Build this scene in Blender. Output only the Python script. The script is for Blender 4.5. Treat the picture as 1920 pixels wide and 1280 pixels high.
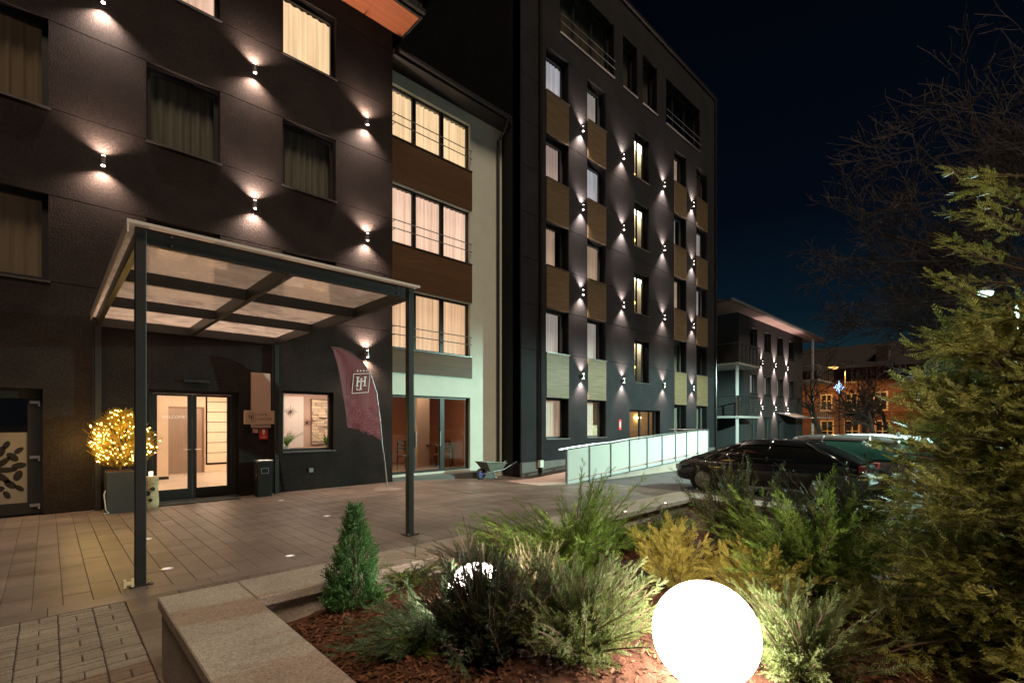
import bpy, math, random
import numpy as np
from mathutils import Vector, Matrix, Euler

random.seed(7)
RNG = np.random.default_rng(11)
R = math.radians
scene = bpy.context.scene
for o in list(bpy.data.objects):
    bpy.data.objects.remove(o)
COL = scene.collection

# ------------------------------------------------------------------ camera, sky, sun, exposure
FPX, HOR, TH, EYE = 905.0, 793.0, R(46.1), 1.6          # focal length and horizon in photo pixels, yaw, eye height
cam_d = bpy.data.cameras.new('camera')
cam = bpy.data.objects.new('camera', cam_d)
COL.objects.link(cam)
cam_d.sensor_width = 36.0
cam_d.lens = FPX / 1920.0 * 36.0
cam_d.shift_y = (HOR - 640.0) / 1920.0
cam_d.clip_start = 0.05
cam_d.clip_end = 2000.0
cam.location = (0, 0, EYE)
cam.rotation_euler = (R(90), 0, TH - R(90))
scene.camera = cam

world = bpy.data.worlds.new('World')
scene.world = world
world.use_nodes = True
wn = world.node_tree.nodes
wl = world.node_tree.links
wn.clear()
w_out = wn.new('ShaderNodeOutputWorld')
w_bg = wn.new('ShaderNodeBackground')
w_sky = wn.new('ShaderNodeTexSky')
w_sky.sky_type = 'NISHITA'
w_sky.sun_disc = False
w_sky.sun_elevation = R(-3.0)
w_sky.sun_rotation = R(200)
w_co = wn.new('ShaderNodeTexCoord')
w_sep = wn.new('ShaderNodeSeparateXYZ')
w_ramp = wn.new('ShaderNodeValToRGB')
w_mix = wn.new('ShaderNodeMixRGB')
w_mix.blend_type = 'ADD'
w_mix.inputs['Fac'].default_value = 0.02
wl.new(w_co.outputs['Generated'], w_sep.inputs[0])
wl.new(w_sep.outputs['Z'], w_ramp.inputs[0])
e = w_ramp.color_ramp.elements
e[0].position = 0.0;  e[0].color = (0.070, 0.085, 0.095, 1)
e[1].position = 0.75; e[1].color = (0.0008, 0.0012, 0.004, 1)
for p_, c_ in ((0.10, (0.020, 0.060, 0.082, 1)), (0.20, (0.005, 0.024, 0.046, 1)), (0.36, (0.0018, 0.007, 0.018, 1))):
    k_ = e.new(p_); k_.color = c_
wl.new(w_ramp.outputs[0], w_mix.inputs[1])
wl.new(w_sky.outputs[0], w_mix.inputs[2])
wl.new(w_mix.outputs[0], w_bg.inputs['Color'])
w_bg.inputs['Strength'].default_value = 0.30
wl.new(w_bg.outputs[0], w_out.inputs[0])

sun_d = bpy.data.lights.new('night_glow', 'SUN')
sun_d.energy = 1.65
sun_d.angle = R(16)
sun_d.color = (1.0, 0.74, 0.53)
sun = bpy.data.objects.new('night_glow', sun_d)
COL.objects.link(sun)
sun.rotation_euler = Vector((0.12, 0.50, -0.86)).to_track_quat('-Z', 'Y').to_euler()

vs = scene.view_settings
scene.display_settings.display_device = 'sRGB'
vs.view_transform = 'Standard'
vs.look = 'None'
vs.exposure = 0.22
vs.gamma = 1.0
vs.use_curve_mapping = False
cy = scene.cycles
scene.render.engine = 'CYCLES'
cy.use_denoising = True
cy.denoiser = 'OPENIMAGEDENOISE'
cy.sample_clamp_indirect = 4.0
cy.sample_clamp_direct = 0.0
cy.max_bounces = 6
cy.diffuse_bounces = 3
cy.glossy_bounces = 3
cy.transmission_bounces = 4
cy.transparent_max_bounces = 12
cy.caustics_reflective = False
cy.caustics_refractive = False
cy.use_light_tree = True

# ------------------------------------------------------------------ photo pixel -> direction -> place on a plane
_c, _s = math.cos(TH), math.sin(TH)
def ray(x, y):
    a = (x - 960.0) / FPX
    return (_c + a * _s, _s - a * _c, -(y - HOR) / FPX)
def on_z(x, y, z=0.0):
    d = ray(x, y); t = (z - EYE) / d[2]
    return Vector((d[0] * t, d[1] * t, z))
def at_depth(x, y, D):
    d = ray(x, y)
    return Vector((d[0] * D, d[1] * D, EYE + d[2] * D))
def gz(x):
    """height of the paved ground: level at the entrance, falling gently towards the car park"""
    if x <= 7: return 0.0
    if x <= 11: return -0.05 * (x - 7)
    return -0.2 - 0.006 * (min(x, 60) - 11)

# ------------------------------------------------------------------ materials
MATS = {}
def mat(name, color, rough=0.6, metal=0.0, var=0.0, vscale=4.0, bump=0.0, bscale=60.0, rnd=0.0, emit=None, estr=0.0,
        color2=None, spec=0.5, stretch=None, coat=0.0, island=False, trans=0.0, fine=0.0, fscale=90.0, world=False):
    if name in MATS: return MATS[name]
    m = bpy.data.materials.new(name); m.use_nodes = True
    nt = m.node_tree; nd = nt.nodes; lk = nt.links
    b = nd['Principled BSDF']
    b.inputs['Base Color'].default_value = (*color, 1)
    b.inputs['Roughness'].default_value = rough
    b.inputs['Metallic'].default_value = metal
    b.inputs['Specular IOR Level'].default_value = spec
    b.inputs['Coat Weight'].default_value = coat
    tc = nd.new('ShaderNodeTexCoord'); mp = nd.new('ShaderNodeMapping')
    gp = nd.new('ShaderNodeNewGeometry'); csrc = gp.outputs['Position'] if world else tc.outputs['Object']
    lk.new(csrc, mp.inputs[0])
    if stretch: mp.inputs['Scale'].default_value = stretch
    col = None
    if var or color2:
        n = nd.new('ShaderNodeTexNoise'); n.inputs['Scale'].default_value = vscale
        n.inputs['Detail'].default_value = 6; n.inputs['Roughness'].default_value = 0.65
        lk.new(mp.outputs[0], n.inputs[0])
        cr = nd.new('ShaderNodeValToRGB')
        cr.color_ramp.elements[0].position = 0.32; cr.color_ramp.elements[1].position = 0.68
        c2 = color2 or tuple(min(1, v * (1 + var)) for v in color)
        c1 = color if color2 else tuple(v * (1 - var) for v in color)
        cr.color_ramp.elements[0].color = (*c1, 1); cr.color_ramp.elements[1].color = (*c2, 1)
        lk.new(n.outputs['Fac'], cr.inputs[0]); col = cr.outputs[0]
    if fine:
        n2 = nd.new('ShaderNodeTexNoise'); n2.inputs['Scale'].default_value = fscale
        n2.inputs['Detail'].default_value = 3
        lk.new(csrc, n2.inputs[0])
        mr = nd.new('ShaderNodeMapRange')
        mr.inputs[1].default_value = 0.3; mr.inputs[2].default_value = 0.7
        mr.inputs[3].default_value = 1 - fine; mr.inputs[4].default_value = 1 + fine
        lk.new(n2.outputs['Fac'], mr.inputs[0])
        mx = nd.new('ShaderNodeMixRGB'); mx.blend_type = 'MULTIPLY'; mx.inputs[0].default_value = 1
        if col is None: mx.inputs[1].default_value = (*color, 1)
        else: lk.new(col, mx.inputs[1])
        lk.new(mr.outputs[0], mx.inputs[2]); col = mx.outputs[0]
    if rnd:
        if island:
            g = nd.new('ShaderNodeNewGeometry'); src = g.outputs['Random Per Island']
        else:
            g = nd.new('ShaderNodeObjectInfo'); src = g.outputs['Random']
        mr = nd.new('ShaderNodeMapRange')
        mr.inputs[3].default_value = 1 - rnd; mr.inputs[4].default_value = 1 + rnd
        lk.new(src, mr.inputs[0])
        mx = nd.new('ShaderNodeMixRGB'); mx.blend_type = 'MULTIPLY'; mx.inputs[0].default_value = 1
        if col is None: mx.inputs[1].default_value = (*color, 1)
        else: lk.new(col, mx.inputs[1])
        lk.new(mr.outputs[0], mx.inputs[2]); col = mx.outputs[0]
    if col is not None: lk.new(col, b.inputs['Base Color'])
    if bump:
        n = nd.new('ShaderNodeTexNoise'); n.inputs['Scale'].default_value = bscale; n.inputs['Detail'].default_value = 4
        lk.new(mp.outputs[0], n.inputs[0])
        bp = nd.new('ShaderNodeBump'); bp.inputs['Strength'].default_value = bump; bp.inputs['Distance'].default_value = 0.01
        lk.new(n.outputs['Fac'], bp.inputs['Height']); lk.new(bp.outputs[0], b.inputs['Normal'])
    if emit:
        b.inputs['Emission Color'].default_value = (*emit, 1); b.inputs['Emission Strength'].default_value = estr
    if trans:
        out = nd['Material Output']
        tr = nd.new('ShaderNodeBsdfTranslucent'); ms = nd.new('ShaderNodeMixShader'); ms.inputs[0].default_value = trans
        if col is not None: lk.new(col, tr.inputs[0])
        else: tr.inputs[0].default_value = (*color, 1)
        lk.new(b.outputs[0], ms.inputs[1]); lk.new(tr.outputs[0], ms.inputs[2]); lk.new(ms.outputs[0], out.inputs[0])
    MATS[name] = m
    return m

def glass_mat(name, tint=(1, 1, 1), refl=0.12, rough=0.02, diffuse=0.0, dcol=(0.5, 0.5, 0.5), smear=False):
    """thin pane: mostly transparent, some mirror, optional dirt / frosting"""
    if name in MATS: return MATS[name]
    m = bpy.data.materials.new(name); m.use_nodes = True
    nd = m.node_tree.nodes; lk = m.node_tree.links; nd.clear()
    out = nd.new('ShaderNodeOutputMaterial')
    t = nd.new('ShaderNodeBsdfTransparent'); t.inputs[0].default_value = (*tint, 1)
    g = nd.new('ShaderNodeBsdfGlossy'); g.inputs['Roughness'].default_value = rough
    g.inputs[0].default_value = (0.9, 0.95, 1, 1)
    f = nd.new('ShaderNodeFresnel'); gm = nd.new('ShaderNodeNewGeometry')
    io = nd.new('ShaderNodeMapRange'); io.inputs[3].default_value = 1.5; io.inputs[4].default_value = 1 / 1.5   # a thin pane mirrors alike from both faces
    lk.new(gm.outputs['Backfacing'], io.inputs[0]); lk.new(io.outputs[0], f.inputs[0])
    ad = nd.new('ShaderNodeMath'); ad.operation = 'ADD'; ad.inputs[1].default_value = refl - 0.04; ad.use_clamp = True
    lk.new(f.outputs[0], ad.inputs[0])
    m1 = nd.new('ShaderNodeMixShader'); lk.new(ad.outputs[0], m1.inputs[0]); lk.new(t.outputs[0], m1.inputs[1]); lk.new(g.outputs[0], m1.inputs[2])
    last = m1
    if diffuse:
        d = nd.new('ShaderNodeBsdfDiffuse'); d.inputs[0].default_value = (*dcol, 1)
        tl = nd.new('ShaderNodeBsdfTranslucent'); tl.inputs[0].default_value = (*dcol, 1)
        m3 = nd.new('ShaderNodeMixShader'); m3.inputs[0].default_value = 0.5
        lk.new(d.outputs[0], m3.inputs[1]); lk.new(tl.outputs[0], m3.inputs[2])
        m2 = nd.new('ShaderNodeMixShader'); m2.inputs[0].default_value = diffuse
        if smear:
            tc = nd.new('ShaderNodeTexCoord')
            n = nd.new('ShaderNodeTexNoise'); n.inputs['Scale'].default_value = 1.6; n.inputs['Detail'].default_value = 7
            n.inputs['Distortion'].default_value = 1.4
            lk.new(tc.outputs['Object'], n.inputs[0])
            mr = nd.new('ShaderNodeMapRange'); mr.inputs[1].default_value = 0.35; mr.inputs[2].default_value = 0.7
            mr.inputs[3].default_value = diffuse * 0.55; mr.inputs[4].default_value = diffuse * 1.35
            lk.new(n.outputs['Fac'], mr.inputs[0]); lk.new(mr.outputs[0], m2.inputs[0])
        lk.new(last.outputs[0], m2.inputs[1]); lk.new(m3.outputs[0], m2.inputs[2]); last = m2
    lk.new(last.outputs[0], out.inputs[0])
    MATS[name] = m
    return m

def curtain_mat(name, color, strength, base=(0.5, 0.46, 0.4), period=0.07):
    """pleated curtain; emission stands in for light behind or on it, darker stripes for fold shade"""
    if name in MATS: return MATS[name]
    m = bpy.data.materials.new(name); m.use_nodes = True
    nd = m.node_tree.nodes; lk = m.node_tree.links
    b = nd['Principled BSDF']; b.inputs['Roughness'].default_value = 0.9; b.inputs['Specular IOR Level'].default_value = 0.1
    tc = nd.new('ShaderNodeTexCoord'); oi = nd.new('ShaderNodeObjectInfo')
    mp = nd.new('ShaderNodeMapping'); mp.inputs['Scale'].default_value = (1, 0, 0.02)
    ad = nd.new('ShaderNodeVectorMath'); ad.operation = 'ADD'
    sc_ = nd.new('ShaderNodeMath'); sc_.operation = 'MULTIPLY'; sc_.inputs[1].default_value = 37.0
    lk.new(oi.outputs['Random'], sc_.inputs[0])
    lk.new(tc.outputs['Object'], ad.inputs[0]); lk.new(sc_.outputs[0], ad.inputs[1]); lk.new(ad.outputs[0], mp.inputs[0])
    n = nd.new('ShaderNodeTexNoise'); n.inputs['Scale'].default_value = 1.0 / period; n.inputs['Detail'].default_value = 3
    lk.new(mp.outputs[0], n.inputs[0])
    cr = nd.new('ShaderNodeValToRGB')
    cr.color_ramp.elements[0].position = 0.3; cr.color_ramp.elements[1].position = 0.62
    cr.color_ramp.elements[0].color = tuple(v * 0.62 for v in (color[0], color[1] * 0.93, color[2] * 0.85)) + (1,)  # shade of the folds painted in as darker stripes
    cr.color_ramp.elements[1].color = (*color, 1)
    lk.new(n.outputs['Fac'], cr.inputs[0])
    b.inputs['Base Color'].default_value = (*base, 1)
    lk.new(cr.outputs[0], b.inputs['Emission Color'])
    b.inputs['Emission Strength'].default_value = strength
    if strength == 0:
        mx = nd.new('ShaderNodeMixRGB'); mx.blend_type = 'MULTIPLY'; mx.inputs[0].default_value = 1
        mx.inputs[1].default_value = (*base, 1); lk.new(cr.outputs[0], mx.inputs[2]); lk.new(mx.outputs[0], b.inputs['Base Color'])
    MATS[name] = m
    return m

def emis(name, color, s):
    if name in MATS: return MATS[name]
    m = bpy.data.materials.new(name); m.use_nodes = True
    nd = m.node_tree.nodes; lk = m.node_tree.links; nd.clear()
    out = nd.new('ShaderNodeOutputMaterial'); em = nd.new('ShaderNodeEmission')
    em.inputs[0].default_value = (*color, 1); em.inputs[1].default_value = s
    lk.new(em.outputs[0], out.inputs[0]); MATS[name] = m
    return m

M_PLASTER = mat('dark_plaster', (0.0175, 0.0130, 0.0115), 0.92, var=0.34, vscale=1.3, bump=0.9, bscale=38, fine=0.38, fscale=24, spec=0.2)
M_TALLPL = mat('slate_plaster', (0.0155, 0.0160, 0.0185), 0.92, var=0.30, vscale=0.9, bump=0.6, bscale=30, fine=0.25, fscale=20, spec=0.2)
M_DARKSIDE = mat('side_plaster', (0.020, 0.020, 0.020), 0.95, var=0.15, vscale=1.0, bump=0.3, bscale=40, spec=0.1)
M_JOINT = mat('joint_dark', (0.010, 0.009, 0.009), 0.95, spec=0.1)
M_WOOD = mat('wood_board', (0.12, 0.064, 0.030), 0.55, color2=(0.080, 0.042, 0.020), vscale=3.0, stretch=(0.35, 1, 9), bump=0.15, bscale=20, rnd=0.12, spec=0.3)
M_WOODT = mat('wood_board_tall', (0.165, 0.118, 0.064), 0.55, color2=(0.076, 0.053, 0.029), vscale=3.0, stretch=(0.35, 1, 9), bump=0.15, bscale=20, rnd=0.12, spec=0.3)
M_SOFFIT = mat('soffit_wood', (0.24, 0.082, 0.034), 0.6, color2=(0.18, 0.058, 0.024), vscale=2.0, stretch=(0.3, 6, 1), spec=0.2)
M_CREAM = mat('cream_plaster', (0.60, 0.65, 0.57), 0.9, var=0.05, vscale=2, bump=0.2, bscale=60, fine=0.05, spec=0.2)
M_FRAME = mat('window_frame', (0.020, 0.020, 0.021), 0.4, spec=0.4)
M_FRAMEL = mat('window_frame_grey', (0.10, 0.10, 0.095), 0.45, spec=0.4)
M_METAL = mat('black_steel', (0.022, 0.021, 0.020), 0.45, spec=0.5, fine=0.15, fscale=20)
M_SILL = mat('sill_metal', (0.12, 0.115, 0.11), 0.38, metal=0.7)
M_ALU = mat('brushed_steel', (0.55, 0.55, 0.54), 0.3, metal=1.0)
M_GREYMET = mat('grey_metal', (0.25, 0.26, 0.26), 0.45, metal=0.6)
M_ZINC = mat('zinc', (0.030, 0.029, 0.028), 0.45, metal=0.5)
M_PANE = glass_mat('window_glass', refl=0.05)
M_PANED = glass_mat('window_glass_dim', tint=(0.85, 0.85, 0.83), refl=0.06)
M_CANGL = glass_mat('canopy_glass', tint=(0.9, 0.86, 0.82), refl=0.08, rough=0.05, diffuse=0.42, dcol=(0.86, 0.78, 0.72), smear=True)
M_FROST = glass_mat('frosted_glass', tint=(0.8, 0.95, 0.92), refl=0.05, rough=0.2, diffuse=0.92, dcol=(0.74, 0.80, 0.76))
M_CUR_HOT = curtain_mat('curtain_bright', (1.0, 0.70, 0.40), 1.0)
M_CUR_WARM = curtain_mat('curtain_warm', (1.0, 0.62, 0.36), 0.72)
M_CUR_PINK = curtain_mat('curtain_rose', (1.0, 0.66, 0.49), 0.86)
M_CUR_DIM = curtain_mat('curtain_unlit', (1, 1, 1), 0.0, base=(0.20, 0.20, 0.16))
M_CUR_BROWN = curtain_mat('curtain_amber_dim', (0.34, 0.20, 0.10), 0.04, base=(0.15, 0.12, 0.08))
M_CUR_GREY = curtain_mat('curtain_grey', (0.62, 0.56, 0.52), 0.42, base=(0.5, 0.47, 0.45))  # weak emission stands in for street light on the tall block's curtains
M_CUR_COOL = curtain_mat('curtain_cool', (0.58, 0.58, 0.64), 0.62, base=(0.5, 0.5, 0.52))
M_CUR_TAN = curtain_mat('curtain_tan', (0.70, 0.49, 0.35), 0.42, base=(0.5, 0.45, 0.4))
# ------------------------------------------------------------------ mesh helpers
class MB:
    """collects boxes, prisms and tubes in world (or local) coordinates; build() links them as ONE mesh object"""
    def __init__(s): s.v = []; s.f = []
    def quad(s, a, b, c, d):
        n = len(s.v); s.v += [tuple(a), tuple(b), tuple(c), tuple(d)]; s.f.append((n, n + 1, n + 2, n + 3)); return s
    def poly(s, pts):
        n = len(s.v); s.v += [tuple(p) for p in pts]; s.f.append(tuple(range(n, n + len(pts)))); return s
    def box(s, x0, x1, y0, y1, z0, z1):
        n = len(s.v)
        s.v += [(x0, y0, z0), (x1, y0, z0), (x1, y1, z0), (x0, y1, z0), (x0, y0, z1), (x1, y0, z1), (x1, y1, z1), (x0, y1, z1)]
        s.f += [(n, n + 3, n + 2, n + 1), (n + 4, n + 5, n + 6, n + 7), (n, n + 1, n + 5, n + 4), (n + 1, n + 2, n + 6, n + 5),
                (n + 2, n + 3, n + 7, n + 6), (n + 3, n, n + 4, n + 7)]
        return s
    def bbox(s, x0, x1, y0, y1, z0, z1, b=0.01):
        """box with chamfered upright edges and top"""
        pts = lambda x0, x1, y0, y1, z, c: [(x0 + c, y0, z), (x1 - c, y0, z), (x1, y0 + c, z), (x1, y1 - c, z), (x1 - c, y1, z), (x0 + c, y1, z), (x0, y1 - c, z), (x0, y0 + c, z)]
        n = len(s.v)
        s.v += pts(x0, x1, y0, y1, z0, b) + pts(x0, x1, y0, y1, z1 - b, b) + pts(x0 + b, x1 - b, y0 + b, y1 - b, z1, b)
        for L in (0, 8):
            for i in range(8):
                j = (i + 1) % 8; s.f.append((n + L + i, n + L + j, n + L + 8 + j, n + L + 8 + i))
        s.f.append(tuple(n + 16 + i for i in range(8))); s.f.append(tuple(n + 7 - i for i in range(8)))
        return s
    def tube(s, pts, r, seg=8, cap=True):
        """tube through points; r a number or one per point"""
        pts = [Vector(p) for p in pts]; rs = r if hasattr(r, '__len__') else [r] * len(pts)
        n0 = len(s.v); up = Vector((0, 0, 1)); prev = None
        for i, p in enumerate(pts):
            t = (pts[min(i + 1, len(pts) - 1)] - pts[max(i - 1, 0)])
            if t.length < 1e-9: t = Vector((0, 0, 1))
            t.normalize()
            if prev is None:
                a = t.cross(up) if abs(t.dot(up)) < 0.95 else t.cross(Vector((1, 0, 0)))
            else:
                a = prev - t * prev.dot(t)
            a.normalize(); prev = a; b = t.cross(a)
            for k in range(seg):
                q = 2 * math.pi * k / seg
                s.v.append(tuple(p + (a * math.cos(q) + b * math.sin(q)) * rs[i]))
        for i in range(len(pts) - 1):
            for k in range(seg):
                k2 = (k + 1) % seg; A = n0 + i * seg
                s.f.append((A + k, A + k2, A + seg + k2, A + seg + k))
        if cap:
            s.f.append(tuple(n0 + seg - 1 - k for k in range(seg))); A = n0 + (len(pts) - 1) * seg
            s.f.append(tuple(A + k for k in range(seg)))
        return s
    def cyl(s, c, r, h, seg=16, r2=None):
        c = Vector(c); return s.tube([c, c + Vector((0, 0, h))], [r, r if r2 is None else r2], seg)
    def lathe(s, c, prof, seg=20):
        n = len(s.v); c = Vector(c)
        for (r, z) in prof:
            for k in range(seg):
                q = 2 * math.pi * k / seg; s.v.append((c.x + r * math.cos(q), c.y + r * math.sin(q), c.z + z))
        for i in range(len(prof) - 1):
            for k in range(seg):
                k2 = (k + 1) % seg; A = n + i * seg
                s.f.append((A + k, A + k2, A + seg + k2, A + seg + k))
        return s
    def ball(s, c, r, seg=24, rings=14):
        return s.lathe(c, [(max(1e-4, r * math.sin(math.pi * i / rings)), -r * math.cos(math.pi * i / rings)) for i in range(rings + 1)], seg)
    def prism(s, pts, ext):
        """closed outline pts (3-D) swept by vector ext"""
        pts = [Vector(p) for p in pts]; ext = Vector(ext); n = len(s.v); m = len(pts)
        s.v += [tuple(p) for p in pts] + [tuple(p + ext) for p in pts]
        s.f.append(tuple(n + m - 1 - i for i in range(m))); s.f.append(tuple(n + m + i for i in range(m)))
        for i in range(m): s.f.append((n + i, n + (i + 1) % m, n + m + (i + 1) % m, n + m + i))
        return s
    def mesh(s, name, off=(0, 0, 0), smooth=False):
        me = bpy.data.meshes.new(name)
        ox, oy, oz = off
        me.from_pydata([(x - ox, y - oy, z - oz) for x, y, z in s.v], [], s.f)
        me.validate()
        if smooth:
            for p in me.polygons: p.use_smooth = True
        return me
    def build(s, name, m, parent=None, smooth=False, off=None, fix=True):
        if off is None: off = world_loc(parent) if parent else (0, 0, 0)
        me = s.mesh(name, off, smooth)
        if fix:
            import bmesh
            bm = bmesh.new(); bm.from_mesh(me); bmesh.ops.recalc_face_normals(bm, faces=bm.faces); bm.to_mesh(me); bm.free()
        return link(name, me, m, parent)

def world_loc(o):
    v = Vector((0, 0, 0))
    while o is not None:
        v += o.location; o = o.parent
    return v
def link(name, me, m, parent=None, loc=(0, 0, 0), rot=None):
    o = bpy.data.objects.new(name, me); COL.objects.link(o); o.location = loc
    if rot: o.rotation_euler = rot
    if parent: o.parent = parent
    if m and me is not None and not me.materials: me.materials.append(m)
    return o
def tag(o, label=None, cat=None, group=None, kind=None):
    if label: o['label'] = label
    if cat: o['category'] = cat
    if group: o['group'] = group
    if kind: o['kind'] = kind
    return o
def thing(name, label, cat, loc=(0, 0, 0), rz=0, group=None):
    o = bpy.data.objects.new(name, None); COL.objects.link(o); o.location = loc; o.rotation_euler = (0, 0, rz)
    o.empty_display_size = 0.2
    return tag(o, label, cat, group)
def copy_tree(o, parent=None):
    c = o.copy(); COL.objects.link(c); c.parent = parent
    for ch in list(o.children): copy_tree(ch, c)
    return c
def np_mesh(name, V, F, m, parent=None, smooth=False):
    """fast mesh from numpy arrays; F is (n,3) or (n,4)"""
    me = bpy.data.meshes.new(name)
    V = np.asarray(V, dtype=np.float32); F = np.asarray(F, dtype=np.int32); k = F.shape[1]
    me.vertices.add(len(V)); me.vertices.foreach_set('co', V.ravel())
    me.loops.add(F.size); me.loops.foreach_set('vertex_index', F.ravel())
    me.polygons.add(len(F)); me.polygons.foreach_set('loop_start', np.arange(0, F.size, k, dtype=np.int32))
    me.update(calc_edges=True); me.validate()
    return link(name, me, m, parent)
def text_mesh(s, size, m, name, parent, loc, rot, depth=0.004, align='LEFT'):
    cu = bpy.data.curves.new(name, 'FONT'); cu.body = s; cu.size = size; cu.extrude = depth; cu.align_x = align
    t = bpy.data.objects.new(name + '_tmp', cu); COL.objects.link(t)
    dg = bpy.context.evaluated_depsgraph_get(); dg.update()
    me = bpy.data.meshes.new_from_object(t.evaluated_get(dg)); bpy.data.objects.remove(t); bpy.data.curves.remove(cu)
    me.name = name; me.materials.clear()
    return link(name, me, m, parent, loc, rot)

# ------------------------------------------------------------------ facade helpers
def wall_holes(mb, x0, x1, z0, z1, y, depth, holes, back=True):
    """front-facing (-Y) slab with rectangular holes and their reveals"""
    hs = [(max(a, x0), min(b, x1), max(c, z0), min(d, z1)) for a, b, c, d in holes if a < x1 - 1e-4 and b > x0 + 1e-4 and c < z1 - 1e-4 and d > z0 + 1e-4]
    xs = sorted({x0, x1, *[h[0] for h in hs], *[h[1] for h in hs]}); zs = sorted({z0, z1, *[h[2] for h in hs], *[h[3] for h in hs]})
    ins = lambda x, z: any(h[0] < x < h[1] and h[2] < z < h[3] for h in hs)
    nx, nz = len(xs) - 1, len(zs) - 1
    solid = [[not ins((xs[i] + xs[i + 1]) / 2, (zs[j] + zs[j + 1]) / 2) for j in range(nz)] for i in range(nx)]
    y2 = y + depth
    for i in range(nx):
        for j in range(nz):
            if not solid[i][j]: continue
            a, b, c, d = xs[i], xs[i + 1], zs[j], zs[j + 1]
            mb.quad((a, y, c), (b, y, c), (b, y, d), (a, y, d))
            if i == 0 or not solid[i - 1][j]: mb.quad((a, y2, c), (a, y, c), (a, y, d), (a, y2, d))
            if i == nx - 1 or not solid[i + 1][j]: mb.quad((b, y, c), (b, y2, c), (b, y2, d), (b, y, d))
            if j == 0 or not solid[i][j - 1]: mb.quad((a, y2, c), (b, y2, c), (b, y, c), (a, y, c))
            if j == nz - 1 or not solid[i][j + 1]: mb.quad((a, y, d), (b, y, d), (b, y2, d), (a, y2, d))
            if back: mb.quad((b, y2, c), (a, y2, c), (a, y2, d), (b, y2, d))
    return mb
def wall_panels(parent, x0, x1, z0, z1, y, holes, m, depth=.06):
    """one band of facade; windows as tall as the band cut it into panels of their own"""
    cutters = sorted((h[0], h[1]) for h in holes if h[2] <= z0 + .03 and h[3] >= z1 - .03 and h[0] < x1 and h[1] > x0)
    xs = []; cur = x0
    for a, b in cutters:
        if a - cur > .01: xs.append((cur, a))
        cur = max(cur, b)
    if x1 - cur > .01: xs.append((cur, x1))
    for a, b in xs:
        mb = MB(); wall_holes(mb, a, b, z0, z1, y, depth, holes, back=False)
        if mb.v: mb.build('wall_panel', m, parent, fix=False)
CURT = {}
def curtain_mesh(w, h):
    key = (round(w, 2), round(h, 2))
    if key in CURT: return CURT[key]
    mb = MB(); n = max(12, int(w / 0.035)); rnd = random.Random(int(w * 100 + h * 10))
    ys = [0.022 * math.sin(i * 1.35 + 0.8 * math.sin(i * 0.31)) + rnd.uniform(-.006, .006) for i in range(n + 1)]
    for i in range(n):
        a, b = -w / 2 + w * i / n, -w / 2 + w * (i + 1) / n
        mb.quad((a, ys[i], 0), (b, ys[i + 1], 0), (b, ys[i + 1], h), (a, ys[i], h))
    me = mb.mesh('curtain', smooth=True); CURT[key] = me
    return me
def set_mat(o, m):
    """object-level material so alike pieces share one mesh"""
    if not o.data.materials: o.data.materials.append(m)
    o.material_slots[0].link = 'OBJECT'; o.material_slots[0].material = m
def window(parent, x0, x1, z0, z1, y, depth, curtain=None, frame=M_FRAME, fw=0.075, mull=(), gap=None, wide=0.0, pane=None, sill=True, sillmat=None, name='window', out=0.03, over=0.05):
    """window set 'depth' behind the wall face y: frame mesh > panes, curtain, sill"""
    pl = world_loc(parent); yy = y + depth; mb = MB()
    mb.box(x0, x0 + fw, yy, yy + 0.07, z0, z1); mb.box(x1 - fw, x1, yy, yy + 0.07, z0, z1)
    mb.box(x0 + fw, x1 - fw, yy, yy + 0.07, z0, z0 + fw); mb.box(x0 + fw, x1 - fw, yy, yy + 0.07, z1 - fw, z1)
    edges = [x0 + fw]
    for mx, mw in mull:
        mb.box(mx - mw / 2, mx + mw / 2, yy + 0.002, yy + 0.072, z0 + fw, z1 - fw); edges += [mx - mw / 2, mx + mw / 2]
    edges.append(x1 - fw)
    w = mb.build(name, frame, parent)
    for k in range(0, len(edges), 2):
        MB().box(edges[k], edges[k + 1], yy + 0.03, yy + 0.036, z0 + fw, z1 - fw).build('pane', pane or M_PANE, w)
    if curtain:
        g = gap or (0, 1); a = x0 + (x1 - x0) * g[0]; b = x0 + (x1 - x0) * g[1] + wide
        c = link('curtain', curtain_mesh(b - a, z1 - z0 - 0.04), None, w, Vector(((a + b) / 2, yy + 0.17, z0 + 0.02)) - pl)
        set_mat(c, curtain)
    if sill:
        MB().box(x0 - 0.0, x1 + over, y - out, yy - 0.003, z0 - 0.028, z0 + 0.004).build('sill', sillmat or M_SILL, w)
    return w
# ------------------------------------------------------------------ ground, paving, car park
M_GROUND = mat('earth_base', (0.05, 0.045, 0.04), 0.95, var=0.2, vscale=2)
M_SLAB = mat('slab_stone', (0.072, 0.053, 0.043), 0.46, color2=(0.172, 0.131, 0.107), vscale=1.5, stretch=(.55, 1.5, 1), world=True, rnd=0.15, bump=0.25, bscale=55, fine=0.14, fscale=70, spec=0.35)
M_SLABS = mat('slab_stone_mass', (0.072, 0.053, 0.043), 0.46, color2=(0.172, 0.131, 0.107), vscale=1.5, stretch=(.55, 1.5, 1), world=True, rnd=0.13, island=True, bump=0.25, bscale=55, fine=0.14, fscale=70, spec=0.35)
M_PAVER = mat('block_paver', (0.165, 0.130, 0.098), 0.75, color2=(0.235, 0.190, 0.145), vscale=2.4, world=True, rnd=0.14, bump=0.4, bscale=80, fine=0.2, fscale=80, spec=0.3)
M_PAVERS = mat('block_paver_mass', (0.165, 0.130, 0.098), 0.75, color2=(0.235, 0.190, 0.145), vscale=2.4, world=True, rnd=0.14, island=True, bump=0.4, bscale=80, fine=0.2, fscale=80, spec=0.3)
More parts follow.
